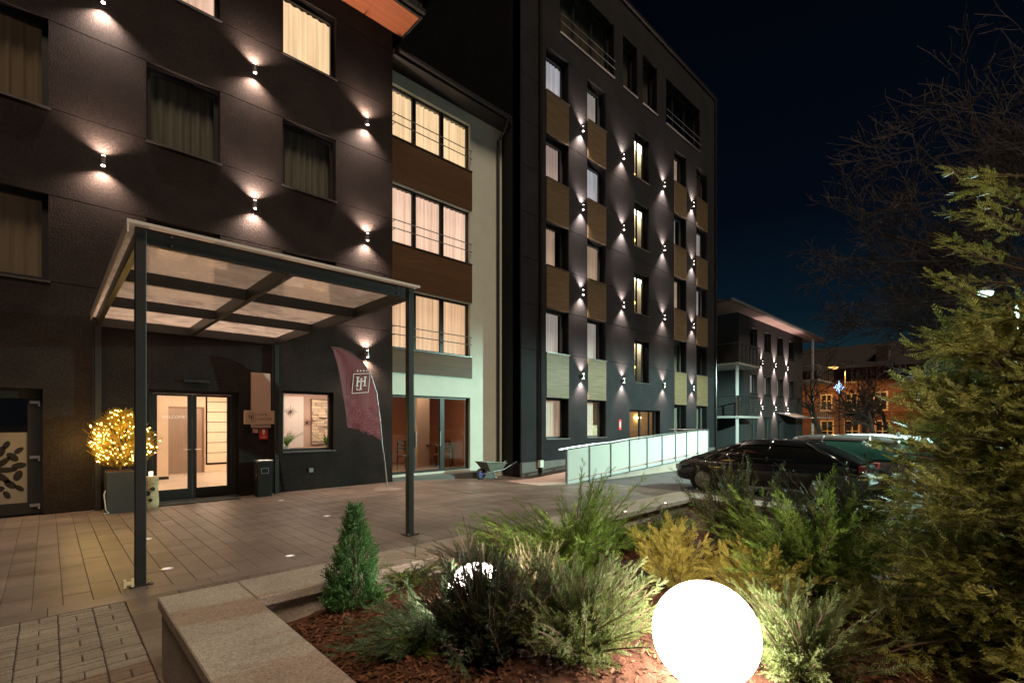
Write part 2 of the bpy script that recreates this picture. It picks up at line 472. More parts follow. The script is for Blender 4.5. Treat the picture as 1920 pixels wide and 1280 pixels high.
M_SAND = mat('joint_sand', (0.050, 0.038, 0.030), 0.95, fine=0.2)
M_GRANITE = mat('granite', (0.33, 0.275, 0.225), 0.7, var=0.14, vscale=2.2, bump=0.3, bscale=160, fine=0.32, fscale=95, world=True, spec=0.35)
M_ASPH = mat('asphalt', (0.060, 0.060, 0.064), 0.85, var=0.2, vscale=0.7, bump=0.5, bscale=90, fine=0.25, fscale=60)

mb = MB()
gx = [-120, -30, -4, 0, 4, 7, 8, 9, 10, 11, 14, 20, 30, 60, 120, 500]
gy = [-400, -60, 0, 30, 80, 500]
for i in range(len(gx) - 1):
    for j in range(len(gy) - 1):
        a, b, c, d = gx[i], gx[i + 1], gy[j], gy[j + 1]
        za, zb = gz(a) - 0.035, gz(b) - 0.035
        mb.quad((a, c, za), (b, c, zb), (b, d, zb), (a, d, za))
tag(mb.build('ground', M_GROUND), 'dark earth under the paving', kind='structure')

mb = MB()
axs = [11.98, 14, 20, 30, 60, 160]
for i in range(len(axs) - 1):
    a, b = axs[i], axs[i + 1]
    mb.quad((a, -60, gz(a) - 0.02), (b, -60, gz(b) - 0.02), (b, 9.0, gz(b) - 0.02), (a, 9.0, gz(a) - 0.02))
mb.quad((7.6, -60, gz(7.6) - .024), (11.98, -60, gz(11.98) - .024), (11.98, 2.6, gz(11.98) - .024), (7.6, 2.6, gz(7.6) - .024))
tag(mb.build('car_park', M_ASPH), 'dark asphalt of the car park beside the hotel', kind='structure')

def seen_px(x, y, z=0.0):
    d = x * _c + y * _s
    if d < 0.3: return None
    r = x * _s - y * _c
    return 960 + FPX * r / d, HOR - FPX * (z - EYE) / d, d
plaza = link('plaza', MB().quad((-6, 5.5, -.012), (7, 5.5, -.012), (7, 12.3, -.012), (-6, 12.3, -.012)).quad((0.5, 3.7, -.012), (7, 3.7, -.012), (7, 5.5, -.012), (0.5, 5.5, -.012))
             .quad((7, 2.6, -.012), (11, 2.6, -.212), (11, 12.3, -.212), (7, 12.3, -.012)).quad((11, 2.6, -.212), (12, 2.6, -.218), (12, 12.3, -.218), (11, 12.3, -.212)).mesh('plaza'), M_SAND)
tag(plaza, 'brown stone slab paving in front of the hotel', kind='structure')
def slab_mesh(name, w, l, h=0.03, b=0.003):
    return MB().bbox(-w / 2, w / 2, -l / 2, l / 2, -h, 0, b).mesh(name)
SW, SL, GAP = 0.20, 0.60, 0.0035
slab_me = slab_mesh('slab', SW - GAP, SL - GAP); half_me = slab_mesh('half_slab', SW - GAP, SL / 2 - GAP); band_me = slab_mesh('band_slab', 0.6 - GAP, 0.25 - GAP)
cells = []
x = -3.70; ci = 0
while x < 11.98:
    y = (2.62 if x > 7.25 else 3.76) if x > 0.5 else 5.80
    ymax = 11.75 if x < 6.7 else (12.2 if x < 11.2 else 10.4)
    y0 = y if y > 5 else 5.80 - SL * math.ceil((5.80 - y) / SL) - 0
    sh_ = (0, SL / 2)[ci % 2]; yy = y0 + sh_
    if ci % 2: cells.append((x + SW / 2, y0 + SL / 4, half_me))
    while yy < ymax:
        cells.append((x + SW / 2, yy + SL / 2, slab_me)); yy += SL
    x += SW; ci += 1
def slab_score(c):
    p = seen_px(c[0], c[1])
    if p is None or not (-60 < p[0] < 1960) or p[1] > 1330: return 1e9
    hid = 0 < c[0] and c[1] < 5.4 and c[0] * 3.75 / c[1] > 0.5
    return p[2] + (1e3 if hid else 0)
cells = [c for c in cells if not (c[0] < 7.35 and c[0] > 0.45 and c[1] < 3.78)]
cells.sort(key=slab_score)
slope = math.atan(0.05)
rest_v, rest_f = [], []
for i, (x, y, me) in enumerate(cells):
    z = gz(x) + random.uniform(-.0015, .0015); tilt = slope if 7 < x < 11 else 0
    if i < 290:
        o = link('slab', me, M_SLAB, plaza, (x, y, z), (random.uniform(-.002, .002), tilt, 0))
        o.data.materials[0] = M_SLAB
    else:
        n = len(rest_v); mt = Matrix.Translation((x, y, z)) @ Matrix.Rotation(tilt, 4, 'Y')
        rest_v += [tuple(mt @ v.co) for v in me.vertices]; rest_f += [tuple(n + k for k in p.vertices) for p in me.polygons]
mb = MB(); mb.v = rest_v; mb.f = rest_f
tag(mb.build('far_slabs', M_SLABS, plaza, fix=False), kind='stuff')
bx = -3.6
while bx < 3.0:
    link('border_slab', band_me, M_SLAB, plaza, (bx + .3, 5.675, 0.0015)); bx += 0.6

pavers = link('block_pavement', MB().quad((-3, -3, -.014), (.74, -3, -.014), (.74, 5.55, -.014), (-3, 5.55, -.014)).mesh('block_pavement'), M_SAND)
tag(pavers, 'small grey brown block pavers beside the granite planter', kind='structure')
pm_sq = slab_mesh('paver_square', 0.11 - .006, 0.125 - .016, 0.03, 0.005)
pm_st = slab_mesh('paver_strip', 0.22 - .007, 0.062 - .016, 0.03, 0.005)
pm_ed = slab_mesh('edge_slab', 0.225 - .006, 0.45 - .006, 0.03, 0.004)
def lay(me, x, y):
    """blocks the photograph shows are objects; those beyond its edge are joined"""
    p = seen_px(x, y); z = random.uniform(-.002, .002)
    if p and -30 < p[0] < 420 and p[1] < 1310: link('paver', me, M_PAVER, pavers, (x, y, z))
    else:
        n = len(PVR.v); PVR.v += [(v.co.x + x, v.co.y + y, v.co.z + z) for v in me.vertices]; PVR.f += [tuple(n + i for i in q.vertices) for q in me.polygons]
PVR = MB()
for k in range(-13, 3):
    cx = 0.5 - 0.11 - 0.22 * (2 - k) + 0.0
    y = 5.545 - (0.14 if k % 2 else 0.0)
    if k % 2:
        for j in range(2): lay(pm_st, cx, 5.51 - j * .068)
    while y > -0.5:
        for sx in (-.055, .055):
            lay(pm_sq, cx + sx, y - .0625)
        y -= 0.125
        for j in range(3):
            lay(pm_st, cx, y - .031)
            y -= 0.062
tag(PVR.build('outer_pavers', M_PAVERS, pavers, fix=False), kind='stuff')
for k in range(5):
    link('edge_slab', pm_ed, M_SLAB, pavers, (0.614, 5.32 - k * .45, 0.001))

# in-ground lights set into the paving
M_LENS = emis('ground_lens', (1.0, 0.86, 0.74), 0.9)
def ground_light(x, y, lab):
    t = thing('ground_light', lab, 'ground light', (x, y, gz(x)), 0, 'small lights set into the paving')
    t.rotation_euler.z = random.uniform(0, 3)
    MB().lathe((0, 0, 0), [(0.062, 0.001), (0.062, 0.005), (0.044, 0.007), (0.044, 0.002)], 20).build('bezel', M_ALU, t, off=(0, 0, 0))
    MB().lathe((0, 0, 0), [(0.043, 0.004), (0.02, 0.006), (0.0005, 0.0065)], 16).build('lens', M_LENS, t, off=(0, 0, 0))
for (px, py, lab) in ((313, 1066, 'small round light in the paving, by the canopy post next to the planter corner'), (275, 1010, 'small round light in the paving under the canopy, straight out from the entrance door'),
                      (543, 1042, 'small round light in the paving midway between the two front canopy posts'), (613, 967, 'small round light in the paving under the canopy, in front of the reception window'),
                      (527, 938, 'small round light in the paving just in front of the black bin')):
    g = on_z(px, py); ground_light(g.x, g.y, lab)

# ------------------------------------------------------------------ granite planter with its bed
PX0, PX1, PY1 = 0.50, 7.30, 3.75
ZC = 0.5
pl = thing('granite_planter', 'long low granite planter wall with broad coping, filled with conifers and mulch', 'planter', (PX0, PY1, 0))
mb = MB().box(PX0 + .02, PX0 + .40, -2.2, PY1 - .02, -.05, ZC - .06).box(PX0 + .40, PX1 - .02, PY1 - .40, PY1 - .02, -.3, ZC - .06).box(PX1 - .40, PX1 - .02, -2.2, PY1 - .4, -.3, ZC - .06)
mb.build('wall', M_GRANITE, pl)
M_GRANITE_D = M_GRANITE
yk = PY1
for L in (2.06, 1.9, 1.9):      # coping stones along the side by the block pavers
    y0 = yk - L if yk < PY1 else PY1 - L
    MB().bbox(PX0, PX0 + .45, y0 + .002, yk - .002, ZC - .06, ZC, .006).build('coping_stone', M_GRANITE, pl); yk = y0
xk = PX0 + .45
for L in (1.25, 1.35, 1.35, 1.35, 1.1):
    MB().bbox(xk + .003, xk + L - .003, PY1 - .45, PY1, ZC - .06, ZC + .001, .006).build('coping_stone', M_GRANITE, pl); xk += L
MB().bbox(PX1 - .448, PX1, -2.0, PY1 - .455, ZC - .06, ZC, .006).build('coping_stone', M_GRANITE, pl)
# warm little lights sitting on the coping
M_BED = emis('coping_lens', (1.0, 0.72, 0.60), 6.0)
for (px, py, w_) in ((1093, 972, 'nearest the curve of the bright green juniper'), (1172, 955, 'halfway along the coping behind the golden thuja'), (1248, 939, 'at the car park end of the coping')):
    g = on_z(px, py + 6, ZC)
    t = thing('coping_light', 'tiny glowing light on the granite coping, ' + w_.replace('nearest', 'beside'), 'light', (g.x, g.y, ZC + .001), 0, 'tiny lights on the coping')
    MB().lathe((0, 0, 0), [(0.028, 0), (0.028, 0.012), (0.018, 0.016)], 12).build('ring', M_ALU, t, off=(0, 0, 0))
    MB().lathe((0, 0, 0), [(0.018, 0.014), (0.010, 0.022), (0.0005, 0.024)], 12).build('lens', M_BED, t, off=(0, 0, 0))

def soil_z(x, y):
    h = 0.37 + 0.05 * math.sin(1.7 * x + 0.6) * math.cos(1.3 * y) + 0.018 * math.sin(7 * x + 3 * y) + 0.012 * math.sin(13 * y - 5 * x)
    edge = min(x - .9, PY1 - .45 - y, PX1 - .45 - x)
    return h - 0.05 * max(0, 1 - edge / .5)
nx_, ny_ = 120, 100
V = []; F = []
for j in range(ny_ + 1):
    for i in range(nx_ + 1):
        x = .88 + (6.0) * i / nx_; y = -1.9 + 5.22 * j / ny_
        V.append((x, y, soil_z(x, y) + random.uniform(-.007, .007)))
for j in range(ny_):
    for i in range(nx_):
        a = j * (nx_ + 1) + i; F.append((a, a + 1, a + nx_ + 2, a + nx_ + 1))
M_SOIL = mat('mulch_soil', (0.060, 0.026, 0.014), 0.95, color2=(0.115, 0.052, 0.027), vscale=9, bump=0.9, bscale=70, spec=0.2)
soil = np_mesh('planting_bed', V, F, M_SOIL); tag(soil, 'dark brown planting soil inside the granite planter', kind='structure')
M_CHIP = mat('bark_chip', (0.125, 0.056, 0.028), 0.85, rnd=0.65, island=True, spec=0.25)
V = []; F = []
for k in range(26000):
    x = .93 + RNG.random() ** 1.35 * 5.5; y = -1.0 + 4.25 * RNG.random(); z = soil_z(x, y) + RNG.uniform(0.0, .016)
    a = RNG.uniform(0, 6.28); L = RNG.uniform(.008, .026); W = RNG.uniform(.003, .009); p1, p2 = RNG.uniform(-.5, .5, 2)
    dx, dy, dz = math.cos(a) * L, math.sin(a) * L, L * p1; ex, ey, ez = -math.sin(a) * W, math.cos(a) * W, W * p2
    n = len(V); V += [(x - dx - ex, y - dy - ey, z - dz - ez), (x + dx - ex, y + dy - ey, z + dz - ez), (x + dx + ex, y + dy + ey, z + dz + ez), (x - dx + ex, y - dy + ey, z - dz + ez)]
    F.append((n, n + 1, n + 2, n + 3))
tag(np_mesh('bark_mulch', V, F, M_CHIP), 'loose reddish brown bark mulch over the planter soil', 'mulch', kind='stuff')
# ------------------------------------------------------------------ wall lamps (shared by all blocks)
M_SC = mat('lamp_body', (0.30, 0.29, 0.28), 0.4, metal=0.8)
M_BULB = emis('lamp_lens', (1.0, 0.80, 0.68), 40.0)
def spot(name, energy, size, blend, color, soft=0.02):
    d = bpy.data.lights.new(name, 'SPOT'); d.energy = energy; d.spot_size = R(size); d.spot_blend = blend; d.color = color; d.shadow_soft_size = soft
    return d
SP_LEFT = spot('wall_lamp_light', 330, 128, 0.8, (1.0, 0.74, 0.60))
SP_TALL = spot('wall_lamp_light_tall', 360, 100, 0.85, (1.0, 0.75, 0.63))
SP_FAR = spot('wall_lamp_light_far', 420, 84, 0.8, (1.0, 0.74, 0.64))
sc_body = MB().tube([(0, 0, -.085), (0, 0, .085)], .036, 14).mesh('body', smooth=False)
sc_arm = MB().box(-.03, .03, .03, .113, -.035, .035).mesh('bracket')
sc_lens = MB().tube([(0, 0, 0), (0, 0, .006)], .029, 12).mesh('lens')
def spot_set(d, k=4):
    """a few lamps of the same kind that differ a little in strength, width and tint"""
    out = [d]
    for i in range(k - 1):
        c = d.copy(); c.energy = d.energy * (0.78, 1.12, 0.92)[i % 3]; c.spot_size = d.spot_size * (1.04, .97, 1.0)[i % 3]; c.color = (1.0, d.color[1] * (.97, 1.03, .99)[i % 3], d.color[2] * (.94, 1.06, .97)[i % 3]); out.append(c)
    return out
SETS = {}
def wall_lamp(x, y, z, lab, sp, group):
    sets = SETS.setdefault(sp.name, spot_set(sp) if sp.name not in SETS else None)
    t = thing('wall_lamp', lab, 'wall lamp', (x, y - .115, z), 0, group)
    link('body', sc_body, M_SC, t); link('bracket', sc_arm, M_SC, t)
    link('lens', sc_lens, M_BULB, t, (0, 0, .086)); link('lens', sc_lens, M_BULB, t, (0, 0, -.092))
    for s in (1, -1):
        o = bpy.data.objects.new('glow', random.choice(sets)); COL.objects.link(o); o.parent = t; o.location = (0, 0, s * .10)
        o.rotation_euler = ((R(180) if s > 0 else 0) + random.uniform(-.03, .03), random.uniform(-.05, .05), 0)
    return t

# ------------------------------------------------------------------ entrance block
FA = 11.75
XL, XR = -9.0, 6.78
ent = thing('entrance_block', 'dark plastered hotel wing with the glass entrance, grooved walls and orange soffit', 'building', (XL, FA, 0))
W = 1.27
cols = [(-3.80, -2.53), (-1.26, 0.01), (1.39, 2.66), (3.93, 5.20)]
rows = [(4.09, 5.62), (7.13, 8.67), (10.18, 11.70)]
holes = [(a, b, c, d) for a, b in cols for c, d in rows]
DOOR = (1.44, 3.02, 0.02, 2.27); RWIN = (3.93, 5.14, 0.93, 2.36); SDOOR = (-1.30, -0.06, 0.0, 2.20)
holes += [DOOR, RWIN, SDOOR]
bands = [(0, 4.09), (4.09, 5.61), (5.61, 7.14), (7.14, 8.68), (8.68, 10.18), (10.18, 11.70), (11.70, 12.25)]
for i, (a, b) in enumerate(bands):
    wall_panels(ent, XL, XR, a + (.006 if i else 0), b - .006, FA, holes, M_PLASTER)
mb = MB(); wall_holes(mb, XL, XR - .01, -.1, 12.2, FA + .064, .22, holes); mb.build('backing_wall', M_JOINT, ent, fix=False)
mb = MB().box(XR - .25, XR - .012, FA + .29, 20, -.1, 12.2).box(XL, XL + .2, FA + .29, 20, -.1, 12.2).box(XL, XR, 20, 20.2, -.1, 12.2); mb.build('side_wall', M_DARKSIDE, ent)
MB().box(XR - .24, XR, FA + .062, FA + .28, 0, 12.2).build('corner_return', M_PLASTER, ent)
MB().box(XL + .2, XR - .26, FA + .3, 20, 3.1, 3.3).build('floor_slab', M_JOINT, ent)
# eaves
rf = MB().box(XL, 7.10, 10.78, 20.2, 12.42, 12.60).build('roof', M_ZINC, ent)
for k in range(14):
    x0 = 7.06 - (k + 1) * 1.1
    MB().box(x0 + .004, x0 + 1.1 - .004, 10.86, FA - .003, 12.26, 12.30).build('soffit_board', M_SOFFIT, rf)
mb = MB().box(XL, 7.10, 10.76, 10.80, 12.22, 12.415); mb.box(7.065, 7.10, 10.805, FA + 2, 12.22, 12.415); mb.build('fascia', M_ZINC, rf)
mb = MB().tube([(XL, 10.70, 12.36), (7.12, 10.70, 12.34)], .065, 10)
for k in range(12): mb.box(6.9 - k * 1.2, 6.93 - k * 1.2, 10.62, 10.77, 12.28, 12.42)
mb.build('gutter', M_ZINC, rf)
# windows
look = {(0, 0): M_CUR_BROWN, (1, 0): M_CUR_BROWN, (2, 0): M_CUR_WARM, (3, 0): M_CUR_WARM, (0, 1): M_CUR_DIM, (1, 1): M_CUR_BROWN, (2, 1): M_CUR_DIM, (3, 1): M_CUR_DIM,
        (0, 2): M_CUR_DIM, (1, 2): M_CUR_DIM, (2, 2): M_CUR_PINK, (3, 2): M_CUR_HOT}
for i, (a, b) in enumerate(cols):
    for j, (c, d) in enumerate(rows):
        cu = look[(i, j)]; lit = cu in (M_CUR_WARM, M_CUR_PINK, M_CUR_HOT)
        w = window(ent, a, b, c, d, FA, .17, cu, fw=.07 if lit else .085, over=.03)
# side glass door with frosted flower
sd = MB(); a, b, c, d = SDOOR; yy = FA + .16
sd.box(b - .19, b - .002, yy, yy + .06, .02, d - .002); sd.box(a, a + .12, yy, yy + .06, .02, d - .002); sd.box(a + .12, b - .19, yy, yy + .06, d - .17, d - .002); sd.box(a + .12, b - .19, yy, yy + .06, .02, .2)
sdo = sd.build('door', M_FRAME, ent); tag(sdo, 'dark glazed side door with frosted flower panel')
MB().box(a + .12, b - .19, yy + .03, yy + .036, .2, d - .17).build('pane', M_PANED, sdo)
M_FRFILM = mat('frosted_film', (0.20, 0.18, 0.155), 0.85, fine=0.1)
MB().box(a + .13, b - .195, yy + .020, yy + .024, .22, 1.44).build('frosted_film', M_FRFILM, sdo)
M_PETAL = mat('clear_petal', (0.018, 0.016, 0.013), 0.35)
cxp, czp = -0.68, 0.80
for ring, (n, rr, lp, wp) in enumerate(((8, .17, .14, .052), (12, .33, .095, .055), (16, .46, .075, .04))):
    for k in range(n):
        q = 2 * math.pi * k / n + ring * .2; mbp = MB()
        pts = []
        for m_ in range(12):
            u = 2 * math.pi * m_ / 12; lx, lz = lp * math.cos(u), wp * math.sin(u) * (1 if ring else .9)
            ang = q if ring != 1 else q + 1.57 * (k % 2)
            X = cxp + rr * math.cos(q) + lx * math.cos(ang) - lz * math.sin(ang); Z = czp + rr * math.sin(q) * 1.0 + lx * math.sin(ang) + lz * math.cos(ang)
            pts.append((X, yy + .0195, Z))
        if all(a + .14 < p[0] < b - .2 and .24 < p[2] < 1.42 for p in pts):
            mbp.prism(pts, (0, -.003, 0)).build('petal', M_PETAL, sdo)
for z in (.14, .98, 1.94):
    MB().box(b - .165, b - .035, yy - .03, yy - .002, z, z + .05).box(b - .06, b - .035, yy - .03, yy - .002, z - .045, z).build('hinge', M_ALU, sdo)
# backing so the side door stays dark
MB().box(a - .4, b + .5, FA + 1.6, FA + 1.7, 0, 3.0).build('vestibule_wall', mat('vestibule', (.10, .08, .06), .9), ent)

# main entrance door: two glazed leaves
a, b, c, d = DOOR; yy = FA + .20
dm = MB(); mx = 2.19
dm.box(a, a + .07, yy, yy + .08, c, d); dm.box(b - .10, b, yy, yy + .08, c, d); dm.box(a + .07, b - .10, yy, yy + .08, d - .06, d); dm.box(a + .07, b - .10, yy, yy + .08, c, c + .03)
dfr = dm.build('door_frame', M_FRAME, ent)
for s, (x0, x1) in enumerate(((a + .075, mx - .004), (mx + .004, b - .105))):
    l = MB(); f = .075
    l.box(x0, x0 + f, yy + .01, yy + .06, c + .035, d - .065); l.box(x1 - f, x1, yy + .01, yy + .06, c + .035, d - .065)
    l.box(x0 + f, x1 - f, yy + .01, yy + .06, c + .035, c + .22); l.box(x0 + f, x1 - f, yy + .01, yy + .06, d - .11, d - .065)
    lf = l.build('door_leaf', M_FRAME, dfr)
    MB().box(x0 + f, x1 - f, yy + .03, yy + .036, c + .22, d - .11).build('pane', M_PANE, lf)
    hx = x1 - f / 2 if s == 0 else x0 + f / 2
    MB().tube([(hx, yy + .01, 1.05), (hx, yy - .05, 1.05), (hx + (-.11 if s == 0 else .11), yy - .05, 1.05)], .011, 8).build('handle', M_ALU, lf)
text_mesh('WELCOME', .085, mat('white_film', (.85, .82, .8), .6, emit=(1, .9, .8), estr=.12), 'welcome_lettering', dfr, Vector((1.66, yy + .026, 1.70)) - Vector((XL, FA, 0)), (R(90), 0, 0), .001)
MB().box(1.50, 2.95, FA - .42, FA + .19, .012, .020).build('door_mat', mat('mat_black', (.012, .012, .012), .9, bump=.5, bscale=200), ent)
MB().box(2.00, 2.45, FA - .06, FA - .001, 2.44, 2.49).box(2.19, 2.26, FA - .075, FA - .061, 2.445, 2.485).build('door_sensor', M_METAL, ent)
MB().box(a - .0, b + .02, FA - .02, yy - .002, -.02, c + .004).build('threshold', M_SILL, ent)
# reception window
a, b, c, d = RWIN
window(ent, a, b, c, d, FA, .16, None, fw=.06)
# small wall box low on the wall, drain grate and conduit
MB().box(4.52, 4.62, FA - .035, FA - .001, .42, .52).box(4.545, 4.595, FA - .042, FA - .036, .445, .495).build('wall_socket', M_GREYMET, ent)

# lobby
M_WALLW = mat('lobby_wall', (0.80, 0.66, 0.52), .8, var=.03, vscale=2)
M_WALLR = mat('lobby_rose', (0.72, 0.52, 0.42), .8, var=.04, vscale=2)
M_FLOORL = mat('lobby_floor', (0.62, 0.54, 0.45), .22, var=.06, vscale=1.5)
M_CEIL = mat('lobby_ceiling', (0.85, 0.76, 0.66), .9)
LX0, LX1, LY = 0.9, 5.4, 17.5
MB().box(LX0, LX1, FA + .29, LY + .1, .0, .08).build('lobby_floor', M_FLOORL, ent)
MB().box(LX0, LX1, FA + .29, LY + .1, 2.75, 2.80).build('lobby_ceiling', M_CEIL, ent)
MB().box(LX0, LX1, LY, LY + .1, .08, 2.75).box(LX0 - .1, LX0, FA + .29, LY, .08, 2.75).box(LX1, LX1 + .1, 14.2, LY, .08, 2.75).build('lobby_wall', M_WALLW, ent)
MB().box(1.60, 2.36, 15.9, 16.4, .16, 2.75).build('lobby_pillar', M_WALLW, ent)
MB().box(1.59, 2.37, 15.89, 16.41, .08, .16).build('pillar_base', M_FRAME, ent)
el = MB().box(2.50, 2.56, LY - .05, LY - .002, .08, 2.10).box(3.46, 3.52, LY - .05, LY - .002, .08, 2.10).box(2.56, 3.46, LY - .05, LY - .002, 2.04, 2.10).build('lift_surround', mat('bronze_metal', (.30, .20, .15), .35, metal=.8), ent)
for s in (0, 1): MB().box(2.562 + s * .45, 3.005 + s * .452, LY - .03, LY - .004, .085, 2.035).build('lift_door', mat('lift_steel', (.42, .33, .27), .38, metal=.75, var=.1, vscale=3, stretch=(8, 1, .3)), el)
for k in range(7):
    MB().box(3.60, LX1 - .01, LY - .04, LY - .003, .36 + k * .32, .36 + k * .32 + .300).build('lobby_panel', M_WALLW, ent)
MB().box(3.56, LX1 - .005, LY - .016, LY - .0025, .3, 2.62).build('panel_backing', M_JOINT, ent)
M_LAMPP = emis('ceiling_panel_light', (1.0, 0.74, 0.52), 13.0)
MB().box(1.4, 3.0, 12.7, 13.5, 2.735, 2.748).build('ceiling_light', M_LAMPP, ent)
MB().box(2.6, 4.6, 15.2, 16.4, 2.735, 2.748).build('ceiling_light', M_LAMPP, ent)
MB().box(1.0, 5.3, 15.0, 15.06, 2.55, 2.74).build('ceiling_bulkhead', M_WALLR, ent)
# reception room behind the square window
MB().box(3.98, 4.06, FA + .30, 14.1, .08, 2.75).box(4.06, 6.5, 14.0, 14.1, .08, 2.75).build('reception_wall', mat('reception_rose', (.62, .44, .36), .85), ent)
MB().box(4.07, 6.5, FA + .30, 13.99, .0, .09).build('reception_floor', M_FLOORL, ent)
MB().box(4.07, 6.5, FA + .30, 13.99, 2.60, 2.65).build('reception_ceiling', M_CEIL, ent)
MB().box(4.45, 5.22, 13.93, 13.995, .3, 2.35).build('white_panel', mat('white_panel', (.85, .78, .74), .7), ent)
M_STONE = mat('split_stone', (.74, .60, .44), .8, rnd=.25, bump=.3, bscale=30)
sp = MB().box(5.44, 6.2, 13.94, 13.985, .98, 2.30).build('stone_backing', mat('stone_shade', (.22, .15, .10), .9), ent)
for r_ in range(15):
    x = 5.45 - (.06 if r_ % 2 else 0)
    while x < 6.15:
        w_ = random.uniform(.12, .26); dp = random.uniform(.02, .09); x1 = min(x + w_, 6.18)
        MB().box(max(x, 5.45), x1 - .006, 13.935 - dp, 13.939, 1.0 + r_ * .085, 1.0 + r_ * .085 + .078).build('stone', M_STONE, sp); x += w_
for (sx, sz, n, L) in ((4.86, 1.92, 12, .17), (5.33, 1.62, 10, .13)):
    mb = MB(); y_ = 13.90 if sx < 5.2 else 13.97
    for k in range(n):
        q = math.pi * 2 * k / n; l_ = L * (1 if k % 3 == 0 else .75)
        mb.tube([(sx, y_, sz), (sx + l_ * math.cos(q), y_, sz + l_ * math.sin(q))], .005, 5)
    mb.ball((sx, y_, sz), .022, 10, 6); mb.build('star_ornament', mat('brass_dark', (.16, .10, .05), .4, metal=.8), ent)
MB().box(4.3, 6.3, 12.6, 13.2, 2.585, 2.598).build('ceiling_light', emis('reception_light', (1.0, .78, .60), 11.0), ent)
MB().box(4.1, 6.2, 12.45, 12.75, .09, .98).build('reception_desk', mat('desk', (.35, .24, .17), .5), ent)
# two potted ferns and a phone on the window side of the desk
M_FERN = mat('fern_leaf', (.10, .22, .03), .6, rnd=.3, island=True, trans=.3)
def fern(x, y, z, h, lab):
    t = thing('potted_fern', lab, 'potted plant', (x, y, z))
    MB().lathe((0, 0, 0), [(.001, 0), (.055, 0), (.075, .11), (.065, .11), (.06, .09), (.001, .09)], 14).build('pot', mat('pot_white', (.6, .55, .5), .5), t, off=(0, 0, 0))
    mb = MB()
    for k in range(26):
        q = random.uniform(0, 6.28); L = h * random.uniform(.6, 1.1); lean = random.uniform(.2, .9); pv = None
        for s in range(7):
            u = s / 6; r_ = L * u * lean * .9; zz = .09 + L * u * (1 - .45 * u * lean); p = Vector((r_ * math.cos(q), r_ * math.sin(q), zz)); wv = Vector((-math.sin(q), math.cos(q), 0)) * (.035 * math.sin(math.pi * min(1, u * .92 + .06)) + .002)
            if pv is not None:
                for sgn in (-1, 1):
                    n = len(mb.v); mb.v += [tuple(pv), tuple(p), tuple(p + wv * sgn + Vector((0, 0, .012)))]; mb.f.append((n, n + 1, n + 2))
            pv = p
    mb.build('fronds', M_FERN, t, off=(0, 0, 0), fix=False)
fern(4.20, 12.30, .93, .50, 'green fern in a pale pot at the white panel side of the reception window')
fern(5.22, 12.36, .93, .36, 'small leafy plant in front of the stone wall inside the reception window')
MB().box(3.95, 5.9, 12.19, 12.44, .88, .93).build('inner_sill', mat('inner_sill', (.5, .42, .36), .5), ent)

# wall lamps of the entrance block
G = 'up and down wall lamps on the entrance wing'
for (x, z, lab) in ((0.74, 9.43, 'wall lamp on the entrance wing, upper row, farthest from the link bay'), (3.31, 9.43, 'up and down wall lamp on the entrance wing just below the brightly lit top window'),
                    (5.99, 9.43, 'up and down wall lamp high on the entrance wing beside the top curtained bay window'), (0.74, 6.43, 'wall lamp on the dark wall above the canopy corner by the side door'),
                    (3.31, 6.43, 'up and down wall lamp on the dark wall directly above the canopy glass'), (5.99, 6.43, 'up and down wall lamp beside the middle curtained bay window'),
                    (5.99, 3.40, 'up and down wall lamp just above the tip of the plum feather flag')):
    wall_lamp(x, FA, z, lab, SP_LEFT, G)
# ------------------------------------------------------------------ link bay between the two wings
YB = 12.2
bay = thing('link_bay', 'cream plastered link bay with lit curtained windows, wood spandrels and glass doors', 'building', (6.79, YB, 0))
BX0, BX1, WXR = 6.80, 11.25, 9.86
brow = [(3.74, 5.46), (6.74, 8.44), (9.74, 11.24)]
bh = [(BX0 + .02, WXR, c, d) for c, d in brow] + [(BX0 + .02, WXR, .12, 2.42)]
mb = MB(); wall_holes(mb, BX0, BX1, -.2, 11.6, YB, .30, bh); mb.build('wall', M_CREAM, bay, fix=False)
MB().box(BX0, BX1, YB + .31, 20, 11.55, 11.60).box(BX0, BX1, 19.9, 20, 0, 11.5).build('rear_shell', M_DARKSIDE, bay)
for (z0, z1) in ((3.05, 3.71), (5.49, 6.71), (8.47, 9.71)):
    n = max(2, round((z1 - z0) / .31)); h = (z1 - z0) / n
    for k in range(n):
        MB().box(BX0 + .0, WXR + .06, YB - .030, YB - .002, z0 + k * h + (.002 if k else 0), z0 + (k + 1) * h).build('wood_plank', M_WOOD, bay)
for j, (c, d) in enumerate(brow):
    cu = (M_CUR_WARM, M_CUR_PINK, M_CUR_HOT)[j]
    w = window(bay, BX0 + .02, WXR, c, d, YB, .12, cu, fw=.06, mull=((7.83, .13), (8.83, .14)), over=0.06, out=.05)
    for z in (c + .38, c + .62):
        MB().tube([(BX0, YB - .06, z), (WXR + .03, YB - .06, z)], .014, 8).tube([(WXR + .02, YB - .06, z), (WXR + .02, YB - .001, z)], .012, 6).tube([(BX0 + .3, YB - .06, z), (BX0 + .3, YB + .12, z)], .012, 6).build('guard_rail', M_GREYMET, w)
# ground floor glass doors
dw = window(bay, BX0 + .02, WXR, .12, 2.42, YB, .10, None, fw=.07, mull=((7.72, .26), (8.83, .16)), sill=False, name='glass_door')
for x in (7.86, 8.74): MB().box(x - .008, x + .008, YB + .05, YB + .099, .9, 1.35).build('handle', M_ALU, dw)
MB().box(BX0 + .02, 10.6, 11.80, YB + .09, -.25, .06).build('door_step', mat('step_stone', (.10, .105, .10), .6, fine=.2), bay)
